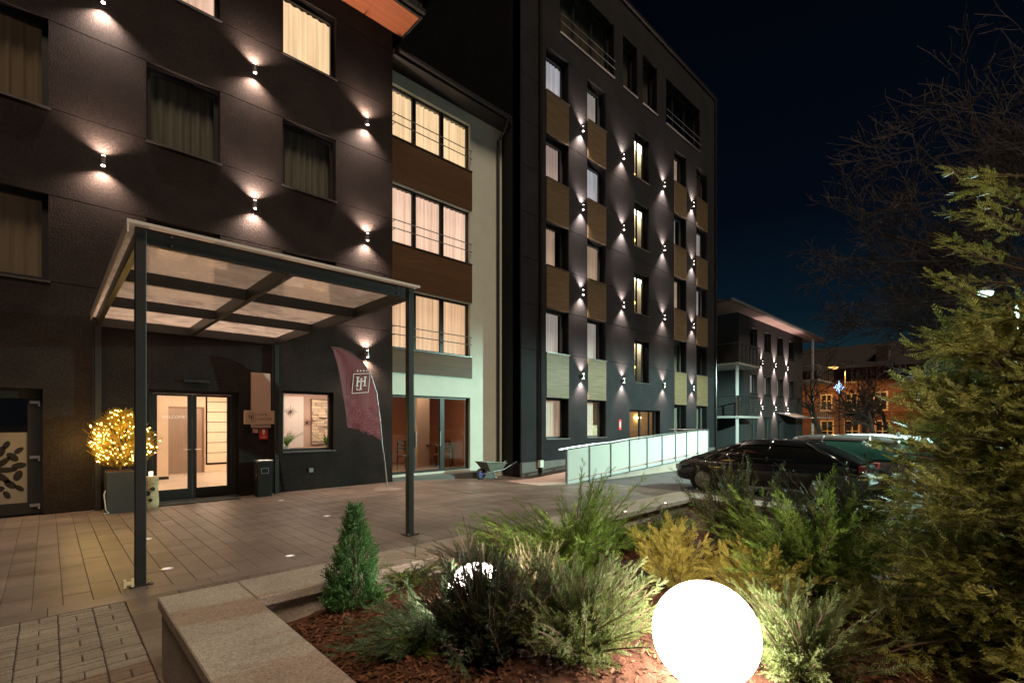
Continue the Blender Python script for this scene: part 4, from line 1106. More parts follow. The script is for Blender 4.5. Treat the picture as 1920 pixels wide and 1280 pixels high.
# ------------------------------------------------------------------ letters of the emblem
def emblem(name, m, parent, origin, ux, uz, h, mirror=False, t=.005):
    """serif H crossed by a serif L inside a square frame with four dots above; ux/uz are unit vectors in the board's plane"""
    ux, uz = Vector(ux), Vector(uz); nrm = ux.cross(uz)
    mb = MB(); o = Vector(origin)
    def bar(x0, x1, z0, z1):
        if mirror: x0, x1 = -x1, -x0
        mb.prism([o + ux * x0 * h + uz * z0 * h, o + ux * x1 * h + uz * z0 * h, o + ux * x1 * h + uz * z1 * h, o + ux * x0 * h + uz * z1 * h], nrm * t)
    bar(-.26, -.18, -.12, .30); bar(.18, .26, -.12, .30); bar(-.18, .18, .07, .125)
    for x in (-.22, .22):
        bar(x - .09, x + .09, .30, .335); bar(x - .09, x + .09, -.155, -.12)
    bar(-.035, .045, -.30, .22); bar(-.08, .09, .22, .25); bar(.045, .24, -.335, -.30); bar(-.08, .045, -.335, -.30); bar(.215, .25, -.30, -.20)
    f = .03
    bar(-.5, .5, .47, .5); bar(-.5, .5, -.5, -.47); bar(-.5, -.47, -.47, .47); bar(.47, .5, -.47, .47)
    for k in range(4):
        x = -.27 + .18 * k; bar(x - .035, x + .035, .62, .69)
    return mb.build(name, m, parent, fix=True)

# hotel sign on the wall
M_SIGN = mat('sign_board', (.62, .44, .36), .6, color2=(.56, .39, .31), vscale=2, stretch=(1, 1, 4))
M_SIGNT = mat('sign_letter', (.16, .075, .035), .5)
sg = thing('hotel_sign', 'pinkish hotel sign board with crossing name plate beside the entrance door', 'sign', (3.25, 11.68, 1.5))
MB().box(3.24, 3.64, 11.66, 11.70, 1.50, 2.72).build('tall_board', M_SIGN, sg)
MB().box(3.09, 3.78, 11.625, 11.657, 1.58, 1.88).build('name_plate', M_SIGN, sg)
emblem('emblem', M_SIGNT, sg, (3.225, 11.6245, 1.725), (1, 0, 0), (0, 0, 1), .185)
for s_, z_, sz in (('HOTEL', 1.765, .075), ('LANTIER', 1.665, .082)):
    text_mesh(s_, sz, M_SIGNT, 'lettering', sg, Vector((3.345, 11.623, z_)) - Vector(sg.location), (R(90), 0, 0), .001)
fs = thing('hydrant_plate', 'red fire hydrant plate with white symbol under the hotel sign', 'sign', (3.46, 11.68, 1.25))
MB().box(3.42, 3.59, 11.70, 11.715, 1.24, 1.48).build('plate', mat('sign_red', (.55, .03, .03), .5), fs)
MB().box(3.478, 3.532, 11.695, 11.6995, 1.38, 1.46).box(3.494, 3.516, 11.695, 11.6995, 1.33, 1.38).box(3.46, 3.55, 11.695, 11.6995, 1.275, 1.29).build('symbol', mat('sign_white', (.8, .75, .72), .6), fs)
sp_ = thing('small_notice', 'small pale notice plate with red corner under the hotel sign', 'sign', (3.3, 11.68, 1.4))
MB().box(3.28, 3.39, 11.70, 11.712, 1.385, 1.475).build('plate', mat('notice_pale', (.6, .40, .34), .6), sp_); MB().box(3.285, 3.31, 11.697, 11.6995, 1.39, 1.42).build('mark', MATS['sign_red'], sp_)

# ash and litter bin
bn = thing('litter_bin', 'black steel litter bin with shiny rim beside the entrance door', 'bin', (3.42, 11.45, 0))
MB().bbox(3.27, 3.57, 11.33, 11.60, .0, .76, .015).build('body', mat('bin_black', (.012, .012, .012), .35), bn)
MB().bbox(3.255, 3.585, 11.315, 11.615, .763, .80, .012).build('lid', M_ALU, bn)
mb = MB().box(3.34, 3.50, 11.322, 11.329, .50, .515).box(3.34, 3.50, 11.322, 11.329, .61, .625).box(3.34, 3.355, 11.322, 11.329, .515, .61).box(3.485, 3.50, 11.322, 11.329, .515, .61)
mb.build('opening_frame', M_ALU, bn)

# ------------------------------------------------------------------ feather flag
F0 = Vector((5.90, 10.50, 0))
fl_ = thing('feather_flag', 'plum feather flag with white emblem and flower outlines on a curved pole', 'flag', F0)
M_FLAG = mat('flag_cloth', (.17, .055, .066), .75, var=.12, vscale=3, stretch=(6, 1, .4), trans=.25)
pole = [(5.92, 0.06), (5.86, .6), (5.78, 1.15), (5.72, 1.75), (5.64, 2.3), (5.50, 2.72), (5.28, 3.03), (5.02, 3.20), (4.76, 3.285), (4.54, 3.29)]
MB().tube([(x, 10.50, z) for x, z in pole], [.016, .016, .015, .013, .011, .010, .009, .008, .007, .006], 8).build('pole', M_ALU, fl_)
# cloth: between pole curve and free edge, gently rippled
def lerp_poly(P, u):
    n = len(P) - 1; t = u * n; i = min(int(t), n - 1); f = t - i
    return P[i][0] * (1 - f) + P[i + 1][0] * f, P[i][1] * (1 - f) + P[i + 1][1] * f
polec = [p for p in pole if p[1] > 1.16]; polec = [(5.775, 1.17)] + polec
free = [(4.93, 1.50), (4.90, 1.6), (4.87, 1.85), (4.81, 2.2), (4.74, 2.6), (4.66, 2.95), (4.58, 3.2), (4.545, 3.28)]
NU, NV = 44, 22; V = []; F = []
def flag_pt(u, v, off=0.0):
    a = lerp_poly(polec, u); b = lerp_poly(free, u)
    x = a[0] + (b[0] - a[0]) * v; z = a[1] + (b[1] - a[1]) * v
    z += .07 * math.sin(math.pi * v) * (1 - u) ** 3
    y = 10.50 + .03 * math.sin(9 * v + 2.5 * u) * v * (1 - .5 * u) - off
    return (x, y, z)
for i in range(NU + 1):
    for j in range(NV + 1): V.append(flag_pt(i / NU, j / NV))
for i in range(NU):
    for j in range(NV):
        a = i * (NV + 1) + j; F.append((a, a + 1, a + NV + 2, a + NV + 1))
V = np.array(V) - np.array(F0); o = np_mesh('cloth', V, F, M_FLAG, fl_)
for p in o.data.polygons: p.use_smooth = True
M_PRINT = mat('flag_print', (.78, .70, .68), .7)
mb = MB()
def fp(a, b):   # emblem space (-.5..1) -> flag surface
    x = 5.215 + (a * math.cos(-.10) - b * math.sin(-.10)) * .42; z = 2.52 + (a * math.sin(-.10) * -1.0 + b * math.cos(-.10)) * .46
    return x + .0, z
def fbar(x0, x1, z0, z1):
    x0, x1 = -x1, -x0      # the flag is seen from its back
    pts = []
    for (a, b) in ((x0, z0), (x1, z0), (x1, z1), (x0, z1)):
        X, Z = fp(a, b); pts.append((X, 10.44, Z))
    mb.prism(pts, (0, .003, 0))
for a in ((-.26, -.18, -.12, .30), (.18, .26, -.12, .30), (-.18, .18, .07, .125), (-.31, -.13, .30, .335), (.13, .31, .30, .335), (-.31, -.13, -.155, -.12), (.13, .31, -.155, -.12), (-.035, .045, -.30, .22), (-.08, .09, .22, .25),
          (.045, .24, -.335, -.30), (-.08, .045, -.335, -.30), (.215, .25, -.30, -.20), (-.5, .5, .47, .5), (-.5, .5, -.5, -.47), (-.5, -.47, -.47, .47), (.47, .5, -.47, .47)): fbar(*a)
for k in range(4): fbar(-.305 + .18 * k, -.235 + .18 * k, .60, .67)
mb.build('emblem', M_PRINT, fl_)
M_PRINT2 = mat('flag_flower', (.36, .13, .17), .7); mb = MB()
rf_ = random.Random(5)
for (fx, fz, fr) in ((5.02, 2.08, .10), (5.13, 1.88, .12), (5.03, 1.70, .11), (5.20, 1.66, .12), (5.36, 1.82, .10), (5.34, 1.60, .11), (5.50, 1.70, .11), (5.60, 1.95, .09), (5.56, 1.50, .11), (5.65, 1.66, .09), (5.66, 1.38, .08), (5.44, 1.42, .10), (5.28, 1.46, .09)):
    for k in range(6):
        q = k * math.pi / 3 + rf_.random(); cx_, cz_ = fx + fr * .55 * math.cos(q), fz + fr * .55 * math.sin(q)
        pts = [(cx_ + fr * .42 * math.cos(2 * math.pi * s / 10), 10.437, cz_ + fr * .42 * math.sin(2 * math.pi * s / 10)) for s in range(11)]
        mb.tube(pts, .0035, 4, cap=False)
tag(mb.build('flower_outlines', M_PRINT2, fl_), kind='stuff')
MB().lathe(F0 + Vector((.02, 0, 0)), [(.001, .045), (.03, .045), (.30, .02), (.34, .006), (.34, .001)], 24).build('base', mat('flag_base', (.16, .12, .10), .6), fl_)

# ------------------------------------------------------------------ potted conifer with fairy lights, birch log with lantern
pt = thing('planter_box', 'square dark planter box holding the fairy lit conifer by the entrance', 'planter', (.94, 11.25, 0))
MB().bbox(.74, 1.14, 11.05, 11.45, .0, .74, .012).build('box', mat('box_grey', (.040, .038, .035), .6, var=.1, vscale=4), pt)
MB().box(.76, 1.12, 11.07, 11.43, .742, .748).build('soil', M_SOIL, pt)
MB().tube([(.68, 11.1, .01), (.72, 11.02, .02), (.78, 11.04, .012), (.735, 11.0, .08), (.71, 11.03, .35), (.73, 11.03, .42)], .008, 6).build('cable', mat('cable_white', (.6, .55, .45), .6), pt)
ch = thing('fairy_light_conifer', 'small round conifer covered in golden fairy lights in a dark planter box', 'tree', (.94, 11.25, .745))
MB().tube([(.94, 11.25, .745), (.95, 11.25, 1.5)], [.03, .012], 8).build('trunk', mat('bark', (.08, .05, .03), .9), ch)
V = []; F = []; LP = []
def needle_shoot(V, F, p, d, L, n, w, spread=.8):
    d = d.normalized(); a = d.orthogonal().normalized(); b = d.cross(a)
    for k in range(n):
        u = (k + .3) / n; q = k * 2.4; base = p + d * L * u
        dirv = (d * (1 - spread * .5) + (a * math.cos(q) + b * math.sin(q)) * spread).normalized(); tip = base + dirv * w * (1.1 - .5 * u)
        sd = dirv.cross(d).normalized() * w * .10
        i = len(V); V += [tuple(base - sd), tuple(base + sd), tuple(tip)]; F.append((i, i + 1, i + 2))
rr_ = random.Random(3)
for k in range(1500):
    z = rr_.random(); q = rr_.uniform(0, 6.28)
    rad = (.43 * (math.sin(math.pi * min(1, (z * .93 + .12))) ** .75)) if z < .75 else .20 * (1 - z) / .25 + .06
    rad *= rr_.uniform(.45, 1.10) * (1 + .18 * math.sin(3 * q + 5 * z)); p = Vector((.98 + rad * math.cos(q), 11.25 + rad * .8 * math.sin(q), .80 + z * 1.0))
    d = Vector((math.cos(q), math.sin(q), .9)); L = rr_.uniform(.07, .15)
    needle_shoot(V, F, p, d, L, 18, .036)
    if k % 2 == 0 or rad > .25: LP.append(p + d.normalized() * L * .6)
M_GOLDF = mat('gold_conifer', (.34, .23, .02), .7, rnd=.4, island=True, trans=.2)
np_mesh('crown', np.array(V) - np.array(ch.location), F, M_GOLDF, ch)
mb = MB()
for p in LP[::4][:230]: mb.ball(p, .0085, 6, 4)
tag(mb.build('fairy_lights', emis('fairy', (1.0, .58, .14), 34), ch), kind='stuff')
for (dx, dy, dz, en) in ((-.30, -.46, .50, 9), (.30, -.46, .45, 7), (.0, -.36, .85, 6), (-.52, .05, .5, 15)):
    ld = bpy.data.lights.new('fairy_glow', 'POINT'); ld.energy = en; ld.color = (1.0, .62, .16); ld.shadow_soft_size = .12
    lo = bpy.data.objects.new('fairy_glow', ld); COL.objects.link(lo); lo.parent = ch; lo.location = (dx, dy, dz)
lg = thing('birch_log', 'upright cut birch log stool with peeling bark beside the planter box', 'log', (1.40, 11.62 - .2, 0))
M_BIRCH = mat('birch_bark', (.62, .50, .30), .8, color2=(.30, .20, .10), vscale=5, stretch=(1, 1, 2.2), bump=.5, bscale=18)
prof = [(.001, .0), (.145, 0), (.150, .08), (.140, .30), (.143, .55), (.132, .585), (.001, .585)]
MB().lathe((1.40, 11.42, 0), prof, 20).build('trunk', M_BIRCH, lg)
MB().lathe((1.40, 11.42, 0), [(.125, .5865), (.001, .588)], 20).build('cut_face', mat('cut_wood', (.55, .40, .24), .7), lg)
mb = MB(); 
for (q, z, r_) in ((-1.9, .28, .05), (-1.35, .36, .04), (-1.6, .15, .035)):
    mb.tube([(1.40 + .143 * math.cos(q), 11.42 + .143 * math.sin(q), z), (1.40 + .152 * math.cos(q), 11.42 + .152 * math.sin(q), z)], r_, 9)
mb.build('knot', mat('knot_dark', (.035, .022, .014), .9), lg)
ln = thing('candle_lantern', 'tiny glowing candle glass standing on the birch log', 'lantern', (1.42, 11.40, .589))
MB().lathe((0, 0, 0), [(.001, 0), (.032, 0), (.035, .09), (.031, .09), (.029, .01)], 12).build('glass', emis('candle', (1.0, .78, .45), 2.2), ln, off=(0, 0, 0))

# ------------------------------------------------------------------ wheelbarrow
wb = thing('wheelbarrow', 'grey metal wheelbarrow with blue rimmed wheel parked by the bay wall', 'wheelbarrow', (9.95, 11.35, gz(9.95)))
M_TRAY = mat('tray_green', (.16, .18, .15), .5, var=.2, vscale=5)
z0 = 0
top = [(-.36, -.28, .56), (.48, -.28, .50), (.48, .28, .50), (-.36, .28, .56)]; bot = [(-.12, -.18, .26), (.34, -.18, .26), (.34, .18, .26), (-.12, .18, .26)]
mb = MB()
for k in range(4):
    j = (k + 1) % 4; mb.quad(bot[k], bot[j], top[j], top[k])
    mb.quad([c * .97 for c in bot[k][:2]] + [bot[k][2] + .01], [c * .97 for c in bot[j][:2]] + [bot[j][2] + .01], [c * .97 for c in top[j][:2]] + [top[j][2]], [c * .97 for c in top[k][:2]] + [top[k][2]])
mb.quad(*bot); mb.tube(top + [top[0]], .012, 6)
mb.build('tray', M_TRAY, wb, off=(0, 0, 0))
for sy in (-.2, .2):
    MB().tube([(-.36, sy * .35, .19), (-.05, sy, .24), (.45, sy, .30), (.92, sy * 1.25, .50)], .016, 8).build('handle', M_GREYMET, wb, off=(0, 0, 0))
    MB().tube([(.30, sy, .28), (.38, sy, .0), (.46, sy, .0)], .015, 8).build('leg', M_GREYMET, wb, off=(0, 0, 0))
    MB().tube([(.72, sy * 1.15, .42), (.94, sy * 1.26, .51)], .022, 8).build('grip', M_FRAME, wb, off=(0, 0, 0))
wh = MB(); pts = [(-.36 + .15 * math.cos(q), 0, .185 + .15 * math.sin(q)) for q in [2 * math.pi * k / 20 for k in range(21)]]
wh.tube(pts, .038, 8, cap=False); wo = wh.build('wheel', mat('tyre_black', (.015, .015, .016), .8), wb, off=(0, 0, 0))
MB().tube([(-.36, -.022, .185), (-.36, .022, .185)], .095, 14).build('rim', mat('rim_blue', (.06, .09, .35), .5), wo, off=(0, 0, 0))

# ------------------------------------------------------------------ parked cars (nose towards -Y)
M_TYRE = mat('tyre', (.015, .015, .016), .85)
M_RIM = mat('alloy', (.30, .30, .31), .35, metal=.9)
M_HEADL = mat('headlight', (.55, .58, .6), .15, spec=.8)
M_TAILL = mat('taillight', (.25, .01, .01), .25)
M_BLACKP = mat('car_trim', (.012, .012, .013), .5)
def car(x, y, lab, paint, kind, glass):
    """kind gives side profile: list of (u along car from tail 0 to nose 1, z of body top)"""
    t = thing('parked_car', lab, 'car', (x, y, gz(x) - .02), R(180), 'cars parked beside the planter')
    L, Wd, Hh = kind['L'], kind['W'], kind['H']
    st = kind['belt']; V = []; F = []; N = 14
    ys_ = [L / 2 - L * u for u, *_ in st]
    for k, (u, zt, hw, zb_) in enumerate(st):
        y_ = ys_[k]
        sec = [(0, zt + .02), (.55, zt + .012), (.86, zt - .025), (.96, zt - .10), (1.0, zt - .26), (.985, (zt + zb_) / 2 - .05), (.94, zb_ + .06), (.80, zb_)]
        pts = [(hw * a, y_, b) for a, b in sec] ; pts = pts + [(-a, b, c) for a, b, c in reversed(pts[1:])]
        V += pts
    n = len(pts)
    for k in range(len(st) - 1):
        for i in range(n):
            j = (i + 1) % n; F.append((k * n + i, k * n + j, (k + 1) * n + j, (k + 1) * n + i))
    F4 = F; mb = MB(); mb.v = V; mb.f = F4 + [tuple(range(n)), tuple(reversed([(len(st) - 1) * n + i for i in range(n)]))]
    body = mb.build('body', paint, t, off=(0, 0, 0), smooth=True)
    md = body.modifiers.new('s', 'SUBSURF'); md.levels = 2; md.render_levels = 2
    # greenhouse
    g = kind['green']; V = []; n = 9
    for (u, zr, hw, hwr) in g:
        y_ = L / 2 - L * u; zb_ = kind['zbelt']
        sec = [(hw, zb_ - .06), (hw * .99, zb_ + (zr - zb_) * .35), ((hw * .35 + hwr * .65), zb_ + (zr - zb_) * .72), (hwr * .93, zr - .015), (0, zr + .02)]
        if zr - zb_ < .05: sec = [(hw, zb_ - .06), (hw * .98, zb_ - .03), (hw * .95, zb_ - .01), (hw * .9, zb_), (0, zb_ + .02)]
        pts = [(a, y_, b) for a, b in sec]; V += pts + [(-a, b, c) for a, b, c in reversed(pts[:-1])]
    mb = MB(); mb.v = V
    for k in range(len(g) - 1):
        for i in range(n - 1): mb.f.append((k * n + i, k * n + i + 1, (k + 1) * n + i + 1, (k + 1) * n + i))
    gh = mb.build('window_glass', glass, t, off=(0, 0, 0), smooth=True)
    # roof skin and pillars over the glass
    r0, r1 = kind['roof']; mb = MB(); rows_ = []
    for k, (u, zr, hw, hwr) in enumerate(g):
        if r0 <= u <= r1:
            y_ = L / 2 - L * u; zb_ = kind['zbelt']
            rows_.append([((hw * .35 + hwr * .65) * .985 + .012, y_, zb_ + (zr - zb_) * .80), (hwr * .94, y_, zr + .004), (hwr * .5, y_, zr + .028), (0, y_, zr + .036), (-hwr * .5, y_, zr + .028), (-hwr * .94, y_, zr + .004), (-(hw * .35 + hwr * .65) * .985 - .012, y_, zb_ + (zr - zb_) * .80)])
    nn = 7
    for rw in rows_: mb.v += rw
    for k in range(len(rows_) - 1):
        for i in range(nn - 1): mb.f.append((k * nn + i, k * nn + i + 1, (k + 1) * nn + i + 1, (k + 1) * nn + i))
    mb.build('roof', paint, t, off=(0, 0, 0), smooth=True)
    for sgn in (-1, 1):
        for (ua, ub) in kind['pillars']:
            pa = []
            for (u, w_) in ((ua, 0), (ub, 1)):
                zb_ = kind['zbelt']
                for kk in range(len(g) - 1):
                    if g[kk][0] <= u <= g[kk + 1][0]:
                        f = (u - g[kk][0]) / (g[kk + 1][0] - g[kk][0]); zr = g[kk][1] * (1 - f) + g[kk + 1][1] * f; hw = g[kk][2] * (1 - f) + g[kk + 1][2] * f; hwr = g[kk][3] * (1 - f) + g[kk + 1][3] * f
                pa.append((sgn * (hw + .004), L / 2 - L * u, zb_ - .04) if w_ == 0 else (sgn * (hwr * .95 + .005), L / 2 - L * u, zr - .01))
            mid = tuple((a + b) / 2 + (sgn * .045 if i == 0 else 0.0) for i, (a, b) in enumerate(zip(*pa)))
            MB().tube([pa[0], mid, pa[1]], .038, 6).build('pillar', paint, t, off=(0, 0, 0), smooth=True)
    for sgn in (-1, 1):
        for u in kind['axles']:
            y_ = L / 2 - L * u; xx = sgn * (Wd / 2 - .075)
            w_ = MB().tube([(xx - .1, y_, .32), (xx + .1, y_, .32)], .32, 28).build('wheel', M_TYRE, t, off=(0, 0, 0))
            rm = MB().tube([(xx + sgn * .09, y_, .32), (xx + sgn * .106, y_, .32)], .215, 22)
            for k in range(5):
                q = k * 1.2566; rm.tube([(xx + sgn * .11, y_, .32), (xx + sgn * .112, y_ + .2 * math.cos(q), .32 + .2 * math.sin(q))], .028, 5)
            rm.build('rim', M_RIM, w_, off=(0, 0, 0))
            MB().tube([(sgn * (Wd / 2 - .155), y_, .34), (sgn * (Wd / 2 + .008), y_, .34)], .365, 26).build('wheel_arch', M_BLACKP, t, off=(0, 0, 0))
        MB().lathe((0, 0, 0), [(.001, .07), (.08, .05), (.09, -.02), (.05, -.06), (.001, -.065)], 10).build('mirror', paint, t, off=(-sgn * (Wd / 2 + .07), -(L / 2 - L * kind['mirror']), -(kind['zbelt'] + .06)), smooth=True)
        yN = -L / 2
        MB().box(sgn * .42, sgn * .78, yN + .06, yN + .22, .56, .70).build('headlight', M_HEADL, t, off=(0, 0, 0))
        MB().box(sgn * .52, sgn * .80, L / 2 - .16, L / 2 - .03, .74, .88).build('taillight', M_TAILL, t, off=(0, 0, 0))
        for u in kind['doors']:
            y_ = L / 2 - L * u
            MB().box(sgn * (Wd / 2 - .02), sgn * (Wd / 2 + .012), y_ - .10, y_ + .06, kind['zbelt'] - .13, kind['zbelt'] - .10).build('door_handle', paint, t, off=(0, 0, 0))
    MB().box(-.26, .26, -L / 2 - .012, -L / 2 + .05, .42, .53).build('number_plate', mat('plate_white', (.65, .65, .6), .5), t, off=(0, 0, 0))
    return t
M_P1 = mat('paint_black', (.012, .012, .014), .18, coat=1.0, spec=.6)
M_P2 = mat('paint_grey', (.13, .125, .125), .2, coat=1.0, spec=.6)
M_P3 = mat('paint_white', (.62, .66, .68), .25, coat=1.0, spec=.5)
M_CG = mat('car_glass_dark', (.008, .010, .010), .05, spec=.7)
M_CG2 = mat('car_glass_teal_gleam', (.05, .20, .17), .06, spec=.9)  # reflection of the street lamp put into the glass colour
M_CG3 = mat('car_glass_blue_gleam', (.03, .13, .19), .06, spec=.9)  # same lamp reflection coloured into the glass, bluer
sedan = dict(L=4.5, W=1.8, H=1.4, zbelt=.92, axles=(.19, .80), mirror=.66, doors=(.40, .58), roof=(.26, .60), pillars=((.80, .585), (.45, .44), (.08, .27)),
             belt=[(0, .80, .72, .40), (.015, .86, .80, .30), (.10, .93, .88, .24), (.25, .95, .90, .22), (.5, .93, .90, .21), (.70, .93, .90, .21), (.80, .93, .89, .22), (.91, .90, .87, .23), (.98, .80, .80, .25), (1.0, .62, .70, .32)],
             green=[(.03, .925, .74, .6), (.10, 1.10, .76, .60), (.18, 1.26, .80, .59), (.27, 1.355, .83, .60), (.40, 1.40, .84, .61), (.52, 1.395, .84, .61), (.60, 1.36, .83, .60), (.70, 1.23, .82, .62), (.84, 1.00, .80, .66), (.89, .925, .76, .65)])
estate = dict(sedan); estate.update(L=4.6, zbelt=.96, roof=(.08, .60), pillars=((.73, .585), (.45, .44), (.22, .21), (.03, .09)),
             green=[(.005, .965, .76, .6), (.03, 1.16, .78, .62), (.08, 1.40, .81, .63), (.2, 1.47, .84, .64), (.40, 1.50, .85, .64), (.52, 1.49, .85, .64), (.60, 1.44, .84, .63), (.67, 1.26, .83, .64), (.76, 1.0, .81, .68), (.80, .965, .77, .66)])
car(13.62, 4.45, 'black car with sloping tail parked next to the glass ramp', M_P1, sedan, M_CG)
car(16.4, 4.0, 'dark grey estate car with window coloured teal for a lamp reflection parked between the black and white cars', M_P2, estate, M_CG2)
car(19.15, 3.6, 'white estate car with window coloured blue for a lamp reflection half hidden by the conifer', M_P3, estate, M_CG3)
# ------------------------------------------------------------------ planting
def frames(D, roll=None, rng=RNG):
    """orthonormal frames whose third axis is D (n,3)"""
    D = D / np.linalg.norm(D, axis=1, keepdims=True)
    ref = np.where(np.abs(D[:, 2:3]) < .9, np.array([[0, 0, 1.]]), np.array([[1., 0, 0]]))
    A = np.cross(ref, D); A /= np.linalg.norm(A, axis=1, keepdims=True); B = np.cross(D, A)
    if roll is not None:
        c, s = np.cos(roll)[:, None], np.sin(roll)[:, None]; A, B = A * c + B * s, B * c - A * s
    return np.stack([A, B, D], axis=2)
def scatter(T, TF, P, Fr, S):
    """copies of template (T verts, TF tris) at P with frames Fr and scales S"""
    n, m = len(P), len(T)
    V = np.einsum('nij,mj->nmi', Fr, T) * S[:, None, None] + P[:, None, :]
    F = (TF[None] + (np.arange(n) * m)[:, None, None]).reshape(-1, 3)
    return V.reshape(-1, 3), F
def sprig(n=9, ang=.75, leaf=.34, w=.05, droop=.0, flat=False, seed=1):
    """twig along +Z with n leaflets; flat ones lie in a plane like thuja, others turn round the twig like juniper"""
    r = random.Random(seed); V = [(-.012, 0, 0), (.012, 0, 0), (0, 0, 1)]; F = [(0, 1, 2)]
    for k in range(n):
        u = .08 + .86 * k / (n - 1); q = (0 if k % 2 else math.pi) if flat else k * 2.4 + r.uniform(-.3, .3)
        L = leaf * (1.08 - .6 * u) * r.uniform(.8, 1.15); a = ang * r.uniform(.8, 1.2)
        d = Vector((math.sin(a) * math.cos(q), math.sin(a) * math.sin(q), math.cos(a))); b = Vector((0, 0, u)); t = b + d * L
        s = (Vector((0, 1, 0)) if not flat else Vector((-d.z, 0, d.x))); s = (s - d * s.dot(d)).normalized() * w
        if flat: s = Vector((d.z * (1 if d.x > 0 else -1), 0, -abs(d.x))).normalized() * w
        m_ = b + d * L * .45; i = len(V)
        V += [tuple(b), tuple(m_ + s), tuple(t), tuple(m_ - s)]; F += [(i, i + 1, i + 2), (i, i + 2, i + 3)]
    return np.array(V), np.array(F)
T_JUN = sprig(9, .65, .40, .05, seed=2)
T_SOFT = sprig(11, .55, .36, .036, seed=4)
T_THU = sprig(12, .85, .42, .045, flat=True, seed=3)
T_FEA = sprig(15, .62, .31, .034, seed=9)
T_GOL = sprig(14, .72, .34, .032, flat=True, seed=7)
T_BOX = sprig(8, .95, .30, .075, seed=6)

def fol(name, c, c2, rnd=.35, trans=.25, rough=.6):
    return mat(name, c, rough, color2=c2, vscale=7, rnd=rnd, island=True, trans=trans, spec=.3)
M_JGREEN = fol('juniper_green', (.120, .205, .030), (.195, .290, .044))
M_JLIME = fol('juniper_lime', (.13, .21, .030), (.21, .29, .045))
M_JBLUE = fol('juniper_blue', (.095, .165, .080), (.150, .230, .115))
M_JDARK = fol('juniper_dark', (.030, .042, .022), (.050, .065, .030), trans=.12)
M_JOLIVE = fol('juniper_olive', (.090, .130, .036), (.155, .195, .060))
M_GOLDT = fol('thuja_gold', (.38, .31, .050), (.48, .42, .095), rnd=.3)
M_THU = fol('thuja_green', (.170, .190, .042), (.300, .285, .068), rnd=.55)
M_SPR = fol('spruce_green', (.045, .125, .034), (.080, .190, .048))
M_SILV = fol('silver_grass', (.34, .33, .16), (.45, .42, .24), rnd=.3)
M_GRASS = fol('grass_green', (.085, .16, .020), (.14, .22, .035))
M_BOXB = fol('shrub_leaf', (.055, .070, .024), (.100, .110, .038))
M_TWIG = mat('twig_bark', (.10, .062, .036), .85, var=.3, vscale=10)

def plume_plant(name, lab, cat, base, m, n, L, spread, T, per=34, size=.075, arch=.35, lean=(0, 0), seed=1, up=.5, group=None, stem=True, side=.85, minel=None):
    """n arching branches from base, clothed with sprigs"""
    rng = np.random.default_rng(seed); t = thing(name, lab, cat, base, 0, group)
    P = []; D = []; S = []; st = MB()
    for k in range(n):
        q = rng.uniform(0, 2 * math.pi); e_ = rng.uniform(up, 1.35) if minel is None else rng.uniform(*minel); l_ = L * rng.uniform(.55, 1.1)
        d = np.array([math.cos(q) * math.cos(e_) * spread + lean[0], math.sin(q) * math.cos(e_) * spread + lean[1], math.sin(e_)]); d /= np.linalg.norm(d)
        hor = np.array([d[0], d[1], 0]); hn = np.linalg.norm(hor) + 1e-6
        b0 = np.array([rng.normal(0, .04), rng.normal(0, .04), 0]); pts = []
        for s in range(per):
            u = .12 + .88 * s / per
            p = b0 + d * l_ * u + np.array([hor[0] / hn, hor[1] / hn, -.8]) * arch * l_ * u * u * .45
            tdir = d + np.array([hor[0] / hn, hor[1] / hn, -.8]) * arch * u * .9
            tdir /= np.linalg.norm(tdir); a = rng.normal(size=3); a -= tdir * a.dot(tdir); a /= np.linalg.norm(a) + 1e-9
            P.append(p); D.append(tdir + a * side * (1 - .55 * u)); S.append(size * 1.3 * (1.3 - .8 * u) * rng.uniform(.7, 1.3))
            if s % 6 == 0: pts.append(tuple(p))
        if stem: st.tube([(0, 0, -.03)] + pts, [.007] + [.006 * (1 - .85 * i / len(pts)) + .001 for i in range(len(pts))], 4)
    P, D, S = np.array(P), np.array(D), np.array(S)
    V, F = scatter(T[0], T[1], P, frames(D, rng.uniform(0, 6.28, len(P))), S)
    np_mesh('foliage', V, F, m, t)
    if stem: st.build('branches', M_TWIG, t, off=(0, 0, 0), fix=False)
    return t
def bed(px, py, z=None):
    v = on_z(px, py, .38); v.z = soil_z(v.x, v.y) - .01; return v

# upright dwarf spruce
def cone_plant(name, lab, cat, base, m, h, r, n, T, size, seed=1, up=.9, lobes=0):
    rng = np.random.default_rng(seed); t = thing(name, lab, cat, base)
    u = rng.random(n) ** 1.25; q = rng.uniform(0, 6.28, n)
    rad = r * np.clip(1 - u ** 1.6, .06, 1) * (.55 + .45 * np.sqrt(rng.random(n))) * (1 + .24 * np.sin(3 * q + 9 * u + seed) + .16 * np.sin(5 * q - 17 * u))
    P = np.stack([rad * np.cos(q), rad * np.sin(q), u * h], 1)
    D = np.stack([np.cos(q) * .75, np.sin(q) * .75, np.full(n, up)], 1) + rng.normal(0, .25, (n, 3))
    V, F = scatter(T[0], T[1], P, frames(D, rng.uniform(0, 6.28, n)), size * rng.uniform(.7, 1.3, n) * (1.1 - .35 * u))
    np_mesh('foliage', V, F, m, t); MB().tube([(0, 0, -.05), (0, 0, h * .9)], [.02, .005], 6).build('trunk', M_TWIG, t, off=(0, 0, 0))
    return t
b = bed(665, 1128); cone_plant('dwarf_spruce', 'small bright green cone shaped dwarf spruce in the corner of the planter', 'conifer', b, M_SPR, .66, .135, 1500, T_JUN, .075, seed=4)

